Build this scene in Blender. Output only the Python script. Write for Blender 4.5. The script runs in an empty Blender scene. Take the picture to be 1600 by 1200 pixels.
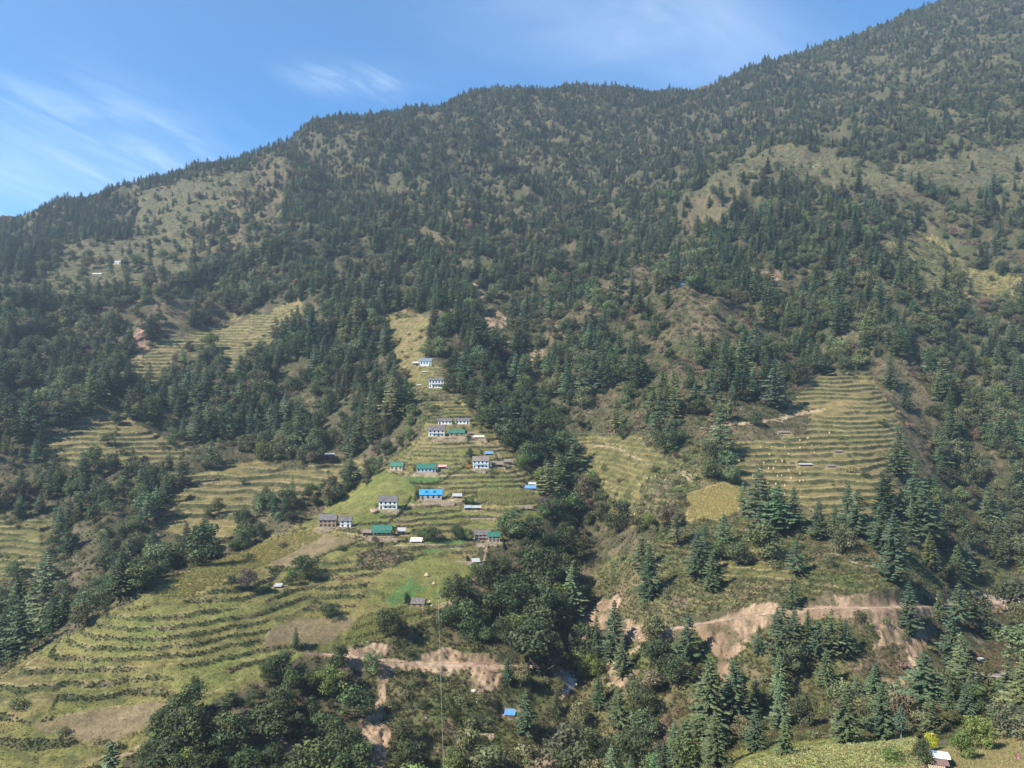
import bpy, math, random
import numpy as np
from mathutils import Vector, Matrix
random.seed(7)
rng = np.random.default_rng(11)
SC = bpy.context.scene
COL = SC.collection
S = 1.35                      # metres per surveyed unit of distance
F = 1186.0                    # focal length in photo pixels (1600 wide)
# ---------------------------------------------------------------- camera
cd = bpy.data.cameras.new('camera'); cam = bpy.data.objects.new('camera', cd); COL.objects.link(cam)
cam.location = (0, 0, 0); cam.rotation_euler = (math.radians(90), 0, 0)
cd.sensor_width = 36; cd.lens = 36*F/1600; cd.clip_start = 1; cd.clip_end = 20000
SC.camera = cam
# ---------------------------------------------------------------- sky, sun, exposure
SUN_EL, SUN_AZ = math.radians(43), math.radians(-121)     # azimuth from +Y, clockwise (to the left, a bit behind the camera)
sdir = Vector((math.sin(SUN_AZ)*math.cos(SUN_EL), math.cos(SUN_AZ)*math.cos(SUN_EL), math.sin(SUN_EL)))
W = bpy.data.worlds.new('World'); SC.world = W; W.use_nodes = True
nt = W.node_tree; N = nt.nodes; Lk = nt.links
bg = N['Background']; bg.inputs['Strength'].default_value = 0.115
sky = N.new('ShaderNodeTexSky'); sky.sky_type = 'NISHITA'; sky.sun_disc = False
sky.sun_elevation = SUN_EL; sky.sun_rotation = SUN_AZ; sky.altitude = 2500; sky.air_density = 1.0; sky.dust_density = 0.6; sky.ozone_density = 2.2
def mth(op, a, b=None, c=None):
    n = N.new('ShaderNodeMath'); n.operation = op
    for i, v in enumerate((a, b, c)):
        if v is None: continue
        if isinstance(v, (int, float)): n.inputs[i].default_value = v
        else: Lk.new(v, n.inputs[i])
    return n.outputs[0]
tc = N.new('ShaderNodeTexCoord'); sp = N.new('ShaderNodeSeparateXYZ'); Lk.new(tc.outputs['Generated'], sp.inputs[0])
yy = mth('MAXIMUM', sp.outputs[1], 0.05)
# bearing and elevation tangents of the view direction (a wall of high cloud far to the north)
cu = mth('DIVIDE', sp.outputs[0], yy); cv = mth('DIVIDE', sp.outputs[2], yy)
cmb = N.new('ShaderNodeCombineXYZ'); Lk.new(cu, cmb.inputs[0]); Lk.new(cv, cmb.inputs[1])
def cirrus(rot, sx, sy, seed, lo, hi):
    mr0 = N.new('ShaderNodeMapping'); mr0.inputs['Rotation'].default_value = (0, 0, rot); Lk.new(cmb.outputs[0], mr0.inputs[0])
    mp = N.new('ShaderNodeMapping'); mp.inputs['Scale'].default_value = (sx, sy, 1); mp.inputs['Location'].default_value = (seed, seed*.7, 0)
    Lk.new(mr0.outputs[0], mp.inputs[0])
    nz = N.new('ShaderNodeTexNoise'); nz.inputs['Scale'].default_value = 1; nz.inputs['Detail'].default_value = 7; nz.inputs['Roughness'].default_value = .62; nz.inputs['Distortion'].default_value = .6
    Lk.new(mp.outputs[0], nz.inputs['Vector'])
    mr = N.new('ShaderNodeMapRange'); mr.interpolation_type = 'SMOOTHSTEP'
    mr.inputs[1].default_value = lo; mr.inputs[2].default_value = hi; Lk.new(nz.outputs[0], mr.inputs[0])
    return mr.outputs[0]
def blob(px, py, ru, rv, rot=0):
    # a soft elliptical patch of the cloud layer in its own plane coordinates
    u0, v0 = (px-800)/F, (600-py)/F
    du = mth('SUBTRACT', cu, u0); dv = mth('SUBTRACT', cv, v0)
    c, s_ = math.cos(rot), math.sin(rot)
    p = mth('ADD', mth('MULTIPLY', du, c/ru), mth('MULTIPLY', dv, s_/ru))
    q = mth('ADD', mth('MULTIPLY', du, -s_/rv), mth('MULTIPLY', dv, c/rv))
    r2 = mth('ADD', mth('MULTIPLY', p, p), mth('MULTIPLY', q, q))
    return mth('POWER', 2.718, mth('MULTIPLY', r2, -1))
st1 = cirrus(math.radians(25), 4.0, 30.0, 3.1, .36, .72)
st2 = cirrus(math.radians(28), 8.0, 40.0, 8.4, .36, .78)
st3 = cirrus(math.radians(12), 2.2, 6.0, 5.2, .35, .75)
m1 = mth('MULTIPLY', blob(205, 200, .155, .055, math.radians(-23)), mth('ADD', mth('MULTIPLY', st1, .95), .12))
m1b = mth('MULTIPLY', blob(60, 165, .16, .03, math.radians(-25)), mth('ADD', mth('MULTIPLY', st1, .8), .05))
m2 = mth('MULTIPLY', blob(552, 124, .072, .022, math.radians(-6)), mth('ADD', st2, .15))
m3 = mth('MULTIPLY', blob(1000, 40, .22, .085, math.radians(-10)), mth('ADD', mth('MULTIPLY', st3, .7), .35))
m4 = mth('MULTIPLY', blob(40, 275, .26, .07, math.radians(-8)), mth('ADD', mth('MULTIPLY', st1, .5), .5))
mk = mth('ADD', mth('ADD', mth('MULTIPLY', m1, .25), mth('MULTIPLY', m2, .42)), mth('ADD', mth('MULTIPLY', m3, .42), mth('MULTIPLY', m4, .40)))
mk = mth('ADD', mk, mth('MULTIPLY', m1b, .16))
mk = mth('MINIMUM', mk, .8)
mix = N.new('ShaderNodeMix'); mix.data_type = 'RGBA'
tint = N.new('ShaderNodeMix'); tint.data_type = 'RGBA'; tint.blend_type = 'MULTIPLY'; tint.inputs[0].default_value = 1
Lk.new(sky.outputs[0], tint.inputs[6]); tint.inputs[7].default_value = (.33, .79, 1.03, 1)
Lk.new(mk, mix.inputs[0]); Lk.new(tint.outputs[2], mix.inputs[6]); mix.inputs[7].default_value = (4.6, 5.4, 6.5, 1)
Lk.new(mix.outputs[2], bg.inputs[0])
sl = bpy.data.lights.new('sun', 'SUN'); sl.energy = 4.8; sl.angle = math.radians(.5); sl.color = (1, .93, .80)
so = bpy.data.objects.new('sun', sl); COL.objects.link(so); so.rotation_euler = sdir.to_track_quat('Z', 'Y').to_euler(); so.location = (0, 0, 900)
SC.view_settings.view_transform = 'Standard'; SC.view_settings.look = 'None'; SC.view_settings.gamma = 1; SC.view_settings.exposure = 1.06
SC.render.engine = 'CYCLES'
# ---------------------------------------------------------------- noise
def _h(ix, iy, seed):
    h = (ix.astype(np.int64)*374761393 + iy.astype(np.int64)*668265263 + seed*974634777) & 0xffffffff
    h = ((h ^ (h >> 13))*1274126177) & 0xffffffff
    return ((h ^ (h >> 16)) & 0xffffff)/16777216.0
def noise(x, y, seed=0):
    x0 = np.floor(x); y0 = np.floor(y); fx = x-x0; fy = y-y0
    r = 0
    ux = fx*fx*fx*(fx*(fx*6-15)+10); uy = fy*fy*fy*(fy*(fy*6-15)+10)
    def g(i, j):
        a = _h(x0+i, y0+j, seed)*6.28318
        return np.cos(a)*(fx-i) + np.sin(a)*(fy-j)
    a = g(0, 0)*(1-ux)+g(1, 0)*ux; b = g(0, 1)*(1-ux)+g(1, 1)*ux
    return (a*(1-uy)+b*uy)*1.5
def fbm(x, y, oct=4, seed=0, gain=.5):
    s = 0; a = 1
    for o in range(oct):
        s = s + a*noise(x*2**o, y*2**o, seed+o*17); a *= gain
    return s
def sst(a, b, x):
    t = np.clip((x-a)/(b-a), 0, 1); return t*t*(3-2*t)
# ---------------------------------------------------------------- surveyed points of the hillside: (bearing column, sight line row, distance)
PTS = [(-600,1300,150),(-600,1000,280),(-600,700,480),(-600,450,850),(-600,330,1250),(-600,350,1500),
(0,1500,60),(0,1340,120),(0,1250,170),(0,1200,190),(0,1050,230),(0,995,300),(0,900,350),(0,820,390),(0,700,460),(0,600,540),(0,500,680),(0,440,850),(0,380,1050),(0,332,1250),(0,345,1500),
(70,321,1260),(70,340,1500),(110,314,1265),
(200,1450,60),(200,1330,130),(200,1170,200),(200,1050,232),(200,930,262),(200,908,310),(200,840,370),(200,760,430),(200,690,480),(200,600,570),(200,520,680),(200,440,860),(200,350,1080),(200,278,1270),(200,295,1500),
(350,1210,195),(350,1110,215),(350,1060,232),(350,1000,248),(350,900,282),(350,876,330),(350,850,360),(350,760,430),(350,700,490),(350,600,590),(350,520,690),(350,430,850),(350,330,1060),(350,243,1230),(350,260,1450),
(400,240,1235),(430,234,1240),(446,228,1250),(462,204,1300),(480,190,1320),(462,222,1600),(400,256,1460),(545,175,1350),(640,170,1410),(750,141,1480),(940,137,1520),(1200,92,1560),(1300,62,1560),(750,158,1750),(1200,108,1800),(165,292,1265),(260,264,1265),(90,303,1262),(90,320,1500),(300,252,1250),
(500,1400,80),(500,1200,200),(500,1100,228),(500,1030,248),(500,950,275),(500,870,310),(500,818,345),(500,800,385),(500,730,450),(500,650,520),(500,560,620),(500,470,740),(500,380,900),(500,290,1100),(500,188,1330),(500,205,1600),
(600,1200,205),(600,1100,232),(600,1040,250),(600,960,275),(600,880,308),(600,790,360),(600,740,395),(600,700,450),(600,620,530),(600,540,620),(600,480,700),(600,400,850),(600,300,1080),(600,178,1380),(600,195,1650),
(690,1420,90),(690,1300,160),(690,1200,215),(690,1100,240),(690,1035,262),(690,950,288),(690,850,328),(690,780,372),(690,735,400),(690,680,432),(690,640,465),(690,600,500),(690,560,540),(690,490,610),(690,400,790),(690,300,1040),(690,200,1300),(690,160,1450),(690,175,1700),
(760,1200,220),(760,1040,262),(760,930,300),(760,850,335),(760,770,382),(760,720,415),(760,680,445),(760,620,510),(760,540,600),(760,450,740),(760,350,930),
(850,1400,100),(850,1195,230),(850,1050,272),(850,950,310),(850,860,345),(850,790,380),(850,740,420),(850,660,500),(850,580,590),(850,500,700),(850,400,870),(850,300,1080),(850,200,1320),(850,137,1500),(850,150,1800),
(905,1190,240),(905,1050,290),(905,930,338),(905,850,384),(905,760,430),(905,700,458),(905,640,492),(905,560,560),(905,500,620),
(1000,1380,60),(1000,1330,130),(1000,1180,225),(1000,1080,250),(1000,1000,272),(1000,960,285),(1000,880,320),(1000,800,360),(1000,720,405),(1000,640,460),(1000,560,540),(1000,480,630),(1000,420,720),(1000,400,860),(1000,320,1050),(1000,220,1300),(1000,138,1530),(1000,150,1800),
(1100,1250,120),(1100,1215,170),(1100,1120,230),(1100,1050,250),(1100,960,270),(1100,870,310),(1100,790,350),(1100,700,400),(1100,600,470),(1100,500,560),(1100,447,620),(1100,400,760),(1100,290,920),(1100,260,1100),(1100,200,1300),(1100,133,1560),(1100,145,1800),
(1150,1214,108),
(1250,1330,25),(1250,1250,60),(1250,1204,95),(1250,1182,118),(1250,1198,150),(1250,1150,190),(1240,1090,232),(1240,1010,250),(1240,945,266),(1240,870,300),(1240,800,340),(1240,720,390),(1240,640,450),(1240,560,530),(1240,470,640),(1240,380,760),(1240,300,900),(1240,232,1000),(1240,200,1230),(1240,135,1400),(1240,83,1570),(1240,95,1800),
(1430,1310,25),(1400,1240,60),(1430,1206,100),(1430,1165,125),(1430,1176,150),(1430,1140,190),(1400,1090,238),(1400,1010,255),(1400,930,270),(1400,860,310),(1400,760,370),(1400,650,450),(1400,550,540),(1400,450,640),(1400,380,720),(1400,280,880),(1400,200,1100),(1400,100,1330),(1400,28,1550),(1400,40,1800),
(1500,1155,128),(1500,1170,155),(1500,1080,235),(1500,1030,265),(1500,960,300),(1500,930,330),(1500,870,375),(1500,800,420),(1500,720,460),(1500,640,520),(1500,540,610),(1500,430,720),(1500,320,860),(1500,240,980),(1500,150,1150),(1500,50,1380),(1500,-10,1560),(1500,0,1800),
(1600,1300,25),(1600,1240,60),(1600,1195,105),(1600,1118,150),(1600,1140,185),(1600,1045,260),(1600,1000,290),(1600,940,350),(1600,870,400),(1600,800,430),(1600,700,480),(1600,600,550),(1600,500,640),(1600,400,740),(1600,300,870),(1600,200,1020),(1600,100,1230),(1600,0,1450),(1600,-35,1550),(1600,-25,1800),
(2100,1150,150),(2100,1000,280),(2100,800,430),(2100,600,550),(2100,400,740),(2100,200,1020),(2100,0,1450),(2100,-40,1550),(2100,-20,1800)]
for x in (-600, 0, 350, 690, 1000, 1240, 1500, 2100): PTS.append((x, 1420, 10))
for x, y in ((-600, 400), (-250, 385), (0, 380), (110, 360), (200, 340), (350, 300), (440, 275), (600, 235), (850, 200), (1100, 180), (1400, 90), (1600, 30), (2100, 20)): PTS += [(x, y, 2000), (x, y+60, 2400)]
PTS += [(-250, 331, 1250), (-250, 348, 1500), (40, 323, 1256)]
P = np.array(PTS, float)
# the traced skyline is the tree tops: the ground lies lower
P[:, 1] += np.where(P[:, 2] >= 1225, np.where(P[:, 0] < 475, 15, 9), 0)
def _uv(px, Y): return np.stack([px/230.0, np.log(np.maximum(Y, 1))*4.6], -1)
_pu = _uv(P[:, 0], P[:, 2]); _pt = (600-P[:, 1])/F
def _phi(d2): return np.sqrt(d2 + .025)
_A = _phi(((_pu[:, None]-_pu[None])**2).sum(-1)); n_ = len(P)
_M = np.zeros((n_+3, n_+3)); _M[:n_, :n_] = _A + 0; _M[:n_, :n_][np.diag_indices(n_)] -= .004
_M[:n_, n_:] = np.c_[np.ones(n_), _pu]; _M[n_:, :n_] = _M[:n_, n_:].T
_w = np.linalg.solve(_M, np.r_[_pt, 0, 0, 0])
def surf(px, Y):
    """elevation tangent on bearing px at surveyed distance Y"""
    out = np.zeros(px.shape); f = out.reshape(-1); a = px.reshape(-1); b = Y.reshape(-1)
    for i in range(0, len(a), 40000):
        q = _uv(a[i:i+40000], b[i:i+40000])
        d2 = ((q[:, None]-_pu[None])**2).sum(-1)
        f[i:i+40000] = _phi(d2)@_w[:n_] + _w[n_] + q@_w[n_+1:]
    return out
# grid: columns = bearings, rows = distances
ca = np.r_[np.linspace(-520, -60, 50)[:-1], np.linspace(-60, 1660, 850), np.linspace(1660, 2120, 50)[1:]]
rows = [6.]
while rows[-1] < 1800:
    y = rows[-1]
    if y < 90: d = y*.08+.6
    elif y < 195: d = .9
    elif y < 460: d = .56
    elif y < 1600: d = y*.0030 - .8
    else: d = 30
    rows.append(y+d)
RY = np.array(rows)
PX, YS = np.meshgrid(ca, RY)
# interpolate the smooth surface on a coarser grid, then upsample
cc = np.linspace(ca[0], ca[-1], 420); lr = np.linspace(np.log(RY[0]), np.log(RY[-1]), 420)
CPX, CLY = np.meshgrid(cc, lr)
T0 = surf(CPX, np.exp(CLY))
def bil(G, fx, fy):
    fx = np.clip(fx, 0, G.shape[1]-1.001); fy = np.clip(fy, 0, G.shape[0]-1.001)
    i = fx.astype(int); j = fy.astype(int); u = fx-i; v = fy-j
    return G[j, i]*(1-u)*(1-v)+G[j, i+1]*u*(1-v)+G[j+1, i]*(1-u)*v+G[j+1, i+1]*u*v
T = bil(T0, (PX-cc[0])/(cc[1]-cc[0]), (np.log(YS)-lr[0])/(lr[1]-lr[0]))
YW = YS*S; XW = (PX-800)/F*YW
Z = T*YW
print('grid', Z.shape, Z.size)
# ---------------------------------------------------------------- land cover (traced from the survey photo, laid on the hillside)
RX0, RY0, RS = -300, -120, 2.0
RW, RH = 1120, 720
gx, gy = np.meshgrid(RX0+np.arange(RW)*RS, RY0+np.arange(RH)*RS)
def inpoly(poly, X=gx, Y=gy):
    m = np.zeros(X.shape, bool); n = len(poly)
    for i in range(n):
        x1, y1 = poly[i]; x2, y2 = poly[(i+1) % n]
        if y1 == y2: continue
        c = ((y1 > Y) != (y2 > Y)) & (X < (x2-x1)*(Y-y1)/(y2-y1)+x1)
        m ^= c
    return m
def fill(R, poly, val):
    p = np.array(poly, float); x0 = max(int((p[:, 0].min()-RX0)/RS)-1, 0); x1 = min(int((p[:, 0].max()-RX0)/RS)+2, RW)
    y0 = max(int((p[:, 1].min()-RY0)/RS)-1, 0); y1 = min(int((p[:, 1].max()-RY0)/RS)+2, RH)
    if x1 <= x0 or y1 <= y0: return
    m = inpoly(poly, gx[y0:y1, x0:x1], gy[y0:y1, x0:x1]); R[y0:y1, x0:x1][m] = val
def stroke(R, pts, w, val):
    for (x1, y1), (x2, y2) in zip(pts[:-1], pts[1:]):
        a0 = max(int((min(x1, x2)-w-RX0)/RS)-1, 0); a1 = int((max(x1, x2)+w-RX0)/RS)+2
        b0 = max(int((min(y1, y2)-w-RY0)/RS)-1, 0); b1 = int((max(y1, y2)+w-RY0)/RS)+2
        X = gx[b0:b1, a0:a1]; Y = gy[b0:b1, a0:a1]; dx, dy = x2-x1, y2-y1; L = dx*dx+dy*dy
        t = np.clip(((X-x1)*dx+(Y-y1)*dy)/L, 0, 1); d = np.hypot(X-x1-t*dx, Y-y1-t*dy)
        R[b0:b1, a0:a1][d < w/2] = val
CL = dict(floor=0, scrub=1, grass=2, brown=3, field=4, green=5, vivid=6, yellow=7, terrace=8, tan=9, soil=10, dirt=11, road=12, gravel=13, path=14, rock=15, oldterr=16, crop=17)
G = np.zeros((RH, RW), np.uint8)             # ground class
TS = np.zeros((RH, RW), np.float32)          # terrace step in metres (0 = none)
DC = np.full((RH, RW), .40, np.float32); DB = np.full((RH, RW), .45, np.float32); DS = np.full((RH, RW), 1.6, np.float32)
ZN = np.zeros((RH, RW), np.uint8)            # stand number, for the labels
def zone(poly, cls=None, c=None, b=None, s=None, step=None, zn=None):
    if cls is not None: fill(G, poly, CL[cls])
    for R, v in ((DC, c), (DB, b), (DS, s), (TS, step), (ZN, zn)):
        if v is not None: fill(R, poly, v)
ZNAMES = {0: 'on the mixed wooded slope', 1: 'on the high main face below the skyline', 2: 'in the dark stand at the upper left edge', 3: 'on the wooded left flank between the terraces',
 4: 'in the stand left of the upper village', 5: 'in the gully left of the village fields', 6: 'in the dark bottom edge grove below the fields', 7: 'in the dark ravine grove right of the village',
 8: 'in the ravine head above the village', 9: 'on the spur right of the ravine', 10: 'on the scrubby brown knob', 11: 'on the steep slope along the right edge', 12: 'on the near river bank along the bottom edge',
 13: 'on the scarred slope below the dirt road', 14: 'on the open grassy slope above the right road', 15: 'around the village houses and fields'}
zone([(-300,-120),(1940,-120),(1940,1320),(-300,1320)], 'floor', zn=0)
zone([(440,150),(500,100),(900,60),(1100,60),(1940,-120),(1940,230),(1400,262),(1240,225),(1100,300),(1000,400),(880,500),(820,560),(740,440),(600,430),(450,420),(420,330)], 'floor', c=.95, b=.95, s=3., zn=1)
zone([(620,290),(760,300),(900,380),(960,330),(1020,340),(900,470),(800,430),(640,380)], 'scrub', c=.5, b=.9, s=3., zn=1)
zone([(580,330),(700,325),(720,370),(620,390)], 'brown', c=.5, b=.6, s=3., zn=1)
zone([(1240,40),(1400,-60),(1940,-80),(1940,230),(1400,250),(1300,190)], 'floor', c=.5, b=1.6, s=3., zn=1)
zone([(1290,110),(1380,70),(1600,50),(1700,90),(1500,110),(1380,140),(1300,140)], 'scrub', c=.35, b=.8, s=3., zn=1)
zone([(-300,340),(60,310),(120,295),(200,285),(215,335),(200,380),(100,380),(60,440),(-300,470)], 'floor', c=1.9, b=.4, s=.3, zn=2)
zone([(-300,300),(62,300),(80,318),(60,335),(40,345),(-10,362),(-300,380)], 'brown', c=0, b=0, s=.3)
zone([(-300,450),(60,440),(100,380),(200,378),(215,330),(205,275),(262,255),(340,235),(400,250),(390,330),(300,400),(290,440),(170,462),(-300,480)], 'oldterr', c=.06, b=.16, s=.55, step=6.0, zn=3)
zone([(205,265),(345,225),(440,225),(420,262),(330,275),(215,300)], 'floor', c=.9, b=.5, s=.5, zn=1)
zone([(390,300),(400,250),(450,240),(445,300),(430,350),(370,400),(300,400),(290,370),(340,320)], 'brown', c=.22, b=.3, s=2.6, zn=3)
zone([(-300,480),(0,472),(170,460),(300,430),(380,395),(480,420),(490,500),(420,490),(300,480),(330,520),(240,530),(180,580),(160,640),(80,690),(60,760),(-300,820)], 'floor', c=.7, b=1.2, s=1.6, zn=3)
zone([(60,500),(150,470),(200,480),(190,560),(150,600),(60,590)], 'scrub', c=.4, b=1.2, s=1.2, zn=3)
zone([(190,490),(215,465),(300,460),(320,490),(290,520),(240,530),(210,550),(190,540)], 'brown', c=.1, b=.2, s=1.5, zn=3)
zone([(172,590),(205,560),(250,530),(300,520),(380,492),(480,470),(500,490),(480,515),(425,545),(400,590),(355,605),(340,555),(280,560),(250,602),(200,604)], 'tan', c=.0, b=.02, s=.15, step=4.0, zn=3)
zone([(262,600),(270,560),(300,540),(340,548),(350,600),(330,620)], 'floor', c=.3, b=1.5, s=.8, zn=3)
zone([(180,600),(350,605),(420,545),(490,480),(600,490),(610,600),(665,650),(640,700),(600,725),(545,722),(450,762),(400,722),(300,690),(250,660),(180,650)], 'floor', c=1.15, b=.9, s=1.6, zn=4)
zone([(430,590),(470,560),(480,600),(470,650),(430,640)], 'scrub', c=.3, b=.3, s=2., zn=4)
zone([(66,695),(130,652),(190,650),(250,680),(300,695),(290,730),(200,728),(110,728)], 'tan', c=.0, b=.04, s=.2, step=3.8, zn=3)
zone([(-300,760),(0,700),(70,700),(110,732),(280,737),(262,780),(230,850),(300,872),(225,925),(120,985),(-300,1080)], 'floor', c=.6, b=1.6, s=1.6, zn=5)
zone([(-300,815),(80,812),(82,850),(50,900),(-300,930)], 'terrace', c=0, b=.1, s=.5, step=3., zn=5)
zone([(262,790),(300,742),(390,718),(460,735),(540,718),(612,716),(560,745),(470,782),(385,825),(350,860),(250,832)], 'tan', c=.0, b=.03, s=.2, step=4.0, zn=5)
zone([(350,850),(400,790),(480,780),(560,742),(620,690),(650,640),(668,655),(645,705),(565,755),(535,785),(495,802),(440,842),(330,880),(225,932),(240,890)], 'floor', c=.3, b=1.9, s=.8, zn=5)
zone([(-300,1140),(0,1045),(120,985),(230,925),(262,905),(400,850),(500,802),(560,763),(600,725),(650,690),(668,650),(640,600),(610,560),(588,500),(630,488),(675,492),(665,560),(695,570),(725,640),(762,660),(805,710),(842,750),(858,790),(850,812),(800,842),(755,852),(738,880),(742,920),(690,957),(600,1003),(520,1028),(460,1022),(430,1060),(380,1080),(300,1120),(230,1150),(190,1190),(150,1320),(-300,1320)], 'field', c=0, b=.0, s=.08, step=2.6, zn=15)
zone([(0,1050),(60,1015),(100,1080),(60,1130),(0,1110)], 'terrace', step=3)
zone([(588,500),(630,488),(675,492),(665,560),(640,600),(610,560)], 'tan', step=2.6, s=.5)
zone([(610,600),(650,600),(700,640),(680,660),(650,660)], 'grass', b=.5, s=1.3)
# fields of the village spur
for cls, pl in (('green', [(480,812),(560,763),(602,733),(645,752),(655,790),(620,822),(560,826),(545,800)]),
 ('yellow', [(232,930),(300,890),(400,852),(482,828),(505,838),(440,872),(360,902),(285,935)]),
 ('soil', [(400,872),(480,830),(548,835),(572,842),(500,870),(432,888)]),
 ('green', [(650,702),(700,698),(735,700),(742,716),(702,730),(640,718)]),
 ('green', [(690,762),(740,737),(802,739),(818,760),(742,764)]),
 ('crop', [(746,768),(832,768),(852,785),(800,792),(750,786)]),
 ('green', [(632,794),(690,798),(752,800),(745,808),(640,820),(620,826)]),
 ('green', [(750,802),(842,797),(842,812),(792,830),(756,830),(732,818)]),
 ('tan', [(635,805),(660,808),(660,816),(625,820)]),
 ('green', [(590,902),(660,862),(732,868),(742,900),(722,932),(692,955),(620,968),(600,940)]),
 ('vivid', [(602,930),(640,902),(662,918),(642,942),(612,948)]),
 ('crop', [(528,1012),(560,965),(640,945),(682,952),(602,997)]),
 ('soil', [(405,1012),(430,976),(540,962),(560,966),(520,1003)]),
 ('soil', [(50,1130),(100,1117),(160,1108),(250,1093),(290,1102),(270,1124),(190,1150),(150,1168),(60,1140)]),
 ('green', [(690,640),(730,636),(745,652),(700,654)]), ('tan', [(640,690),(740,676),(800,690),(790,700),(650,702)]),
 ('brown', [(660,610),(710,612),(700,624),(655,622)]), ('yellow', [(705,612),(735,614),(745,632),(700,630)]),
 ('brown', [(560,862),(640,856),(650,872),(590,890),(560,884)]),
 ('vivid', [(630,738),(690,740),(696,752),(640,756)]), ('vivid', [(640,840),(740,835),(730,850),(670,862)]),
 ('green', [(60,1010),(200,960),(330,930),(420,950),(300,990),(120,1060)]), ('green', [(240,1050),(400,1010),(480,1012),(430,1055),(300,1090)])):
    zone(pl, cls)
for pl in ([(590,902),(660,862),(732,868),(742,900),(722,932),(692,955),(640,945),(560,965),(528,1012),(405,1012),(430,976),(560,950)], [(232,930),(400,852),(482,828),(572,842),(500,870),(360,902),(285,935)], [(480,812),(602,733),(650,752),(645,792),(545,820)], [(50,1130),(250,1093),(290,1102),(270,1124),(150,1168)]):
    zone(pl, step=0)
zone([(148,1320),(200,1200),(260,1142),(345,1092),(440,1052),(500,1046),(560,1065),(572,1120),(556,1160),(600,1320)], 'floor', c=.0, b=2.6, s=1.4, zn=6)
zone([(560,1010),(690,960),(700,1000),(870,1050),(880,1320),(590,1320),(560,1160),(580,1120)], 'grass', c=.0, b=.6, s=2.8, step=0, zn=13)
zone([(690,952),(738,915),(745,880),(765,858),(850,806),(875,760),(905,775),(915,850),(910,900),(890,960),(868,1050),(800,1015),(700,1003)], 'floor', c=.0, b=2.6, s=.8, zn=7)
zone([(695,572),(740,600),(800,560),(830,600),(885,640),(895,700),(905,765),(872,795),(835,752),(785,692),(745,652),(702,602)], 'floor', c=.4, b=1.7, s=.7, zn=7)
zone([(740,590),(800,570),(815,600),(770,640)], 'grass', b=.6, s=1.3)
zone([(520,500),(560,440),(700,430),(800,480),(822,560),(742,602),(692,562),(675,492),(630,488),(588,500),(600,560),(560,560)], 'floor', c=1.25, b=.5, s=1., zn=8)
zone([(725,440),(745,440),(780,480),(800,520),(800,545),(775,530),(760,500)], 'dirt', c=.05, b=.1, s=.8)
zone([(820,600),(900,500),(1000,400),(1100,300),(1200,272),(1280,285),(1330,380),(1400,400),(1440,480),(1400,560),(1280,600),(1260,570),(1180,500),(1100,460),(1000,480),(960,560),(900,640),(850,640)], 'floor', c=.9, b=.75, s=2.4, zn=9)
zone([(860,500),(1000,410),(1060,400),(1040,440),(960,470),(880,540),(840,560)], 'brown', c=.12, b=.25, s=1.9, zn=9)
zone([(1080,300),(1120,285),(1180,290),(1150,330),(1060,370)], 'brown', c=.2, b=.2, s=1.5)
zone([(940,490),(1000,470),(1060,450),(1180,480),(1225,540),(1260,600),(1285,640),(1100,662),(1060,720),(980,700),(900,680),(900,640),(960,560)], 'scrub', c=.08, b=.25, s=3., zn=10)
zone([(1060,455),(1180,480),(1225,545),(1180,560),(1090,520)], 'brown', c=.03, b=.15, s=2.6)
zone([(1100,560),(1195,555),(1205,620),(1110,645)], c=1.3, b=.3, zn=10)
zone([(1010,625),(1080,595),(1100,650),(1055,742),(1025,722)], c=1.2, b=.6, zn=10)
zone([(880,540),(960,480),(985,540),(950,620),(870,640),(830,620)], 'floor', c=1.3, b=.5, zn=9)
zone([(1060,315),(1140,255),(1230,222),(1262,238),(1400,262),(1500,240),(1700,205),(1700,300),(1400,300),(1290,292),(1200,268),(1120,300)], 'oldterr', c=.03, b=.08, s=.55, step=6.4, zn=1)
zone([(1330,300),(1700,295),(1700,480),(1500,462),(1430,400),(1340,380)], 'scrub', c=.35, b=.6, s=2.0, zn=11)
zone([(1380,375),(1450,370),(1500,400),(1560,430),(1600,440),(1600,470),(1560,478),(1500,465),(1440,470),(1430,420)], 'terrace', c=.06, b=.1, s=.6, step=3.4, zn=11)
zone([(1440,480),(1940,470),(1940,900),(1500,905),(1400,862),(1362,800),(1385,758),(1442,760),(1462,640),(1400,560)], 'floor', c=.75, b=1.2, s=1., zn=11)
zone([(1460,650),(1540,700),(1540,840),(1480,800)], 'floor', c=.2, b=2.3, zn=11)
zone([(1360,560),(1440,560),(1470,650),(1450,755),(1400,800),(1380,740)], 'brown', c=.03, b=.1, s=2.8, zn=14)
zone([(1120,705),(1200,670),(1262,600),(1292,580),(1362,590),(1400,640),(1420,700),(1392,800),(1300,806),(1200,782),(1135,745)], 'tan', c=.0, b=.0, s=.08, step=3.5, zn=14)
zone([(1080,665),(1200,655),(1270,640),(1262,672),(1120,700)], 'brown', c=.0, b=.03, s=.8, step=0)
zone([(885,682),(1000,676),(1060,742),(1072,802),(1000,832),(940,800),(905,760)], 'terrace', c=.01, b=.1, s=.5, step=3.2, zn=14)
zone([(1000,760),(1080,700),(1140,700),(1140,745),(1075,770),(1072,810),(1000,835)], 'grass', c=.02, b=.15, s=1.2)
zone([(1074,772),(1130,756),(1202,768),(1172,788),(1130,810),(1076,812)], 'yellow', c=0, b=0, s=0, step=0)
zone([(905,770),(1000,832),(1040,872),(1032,905),(980,905),(915,850)], 'floor', c=.35, b=1.3, s=.8, zn=14)
zone([(915,900),(1040,835),(1080,812),(1400,812),(1510,925),(1380,922),(1250,935),(1080,962),(1000,975),(960,960)], 'grass', c=.02, b=.1, s=.6, step=1.6, zn=14)
zone([(1130,862),(1232,858),(1245,900),(1125,905)], 'terrace', step=2.4, s=.2)
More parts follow.
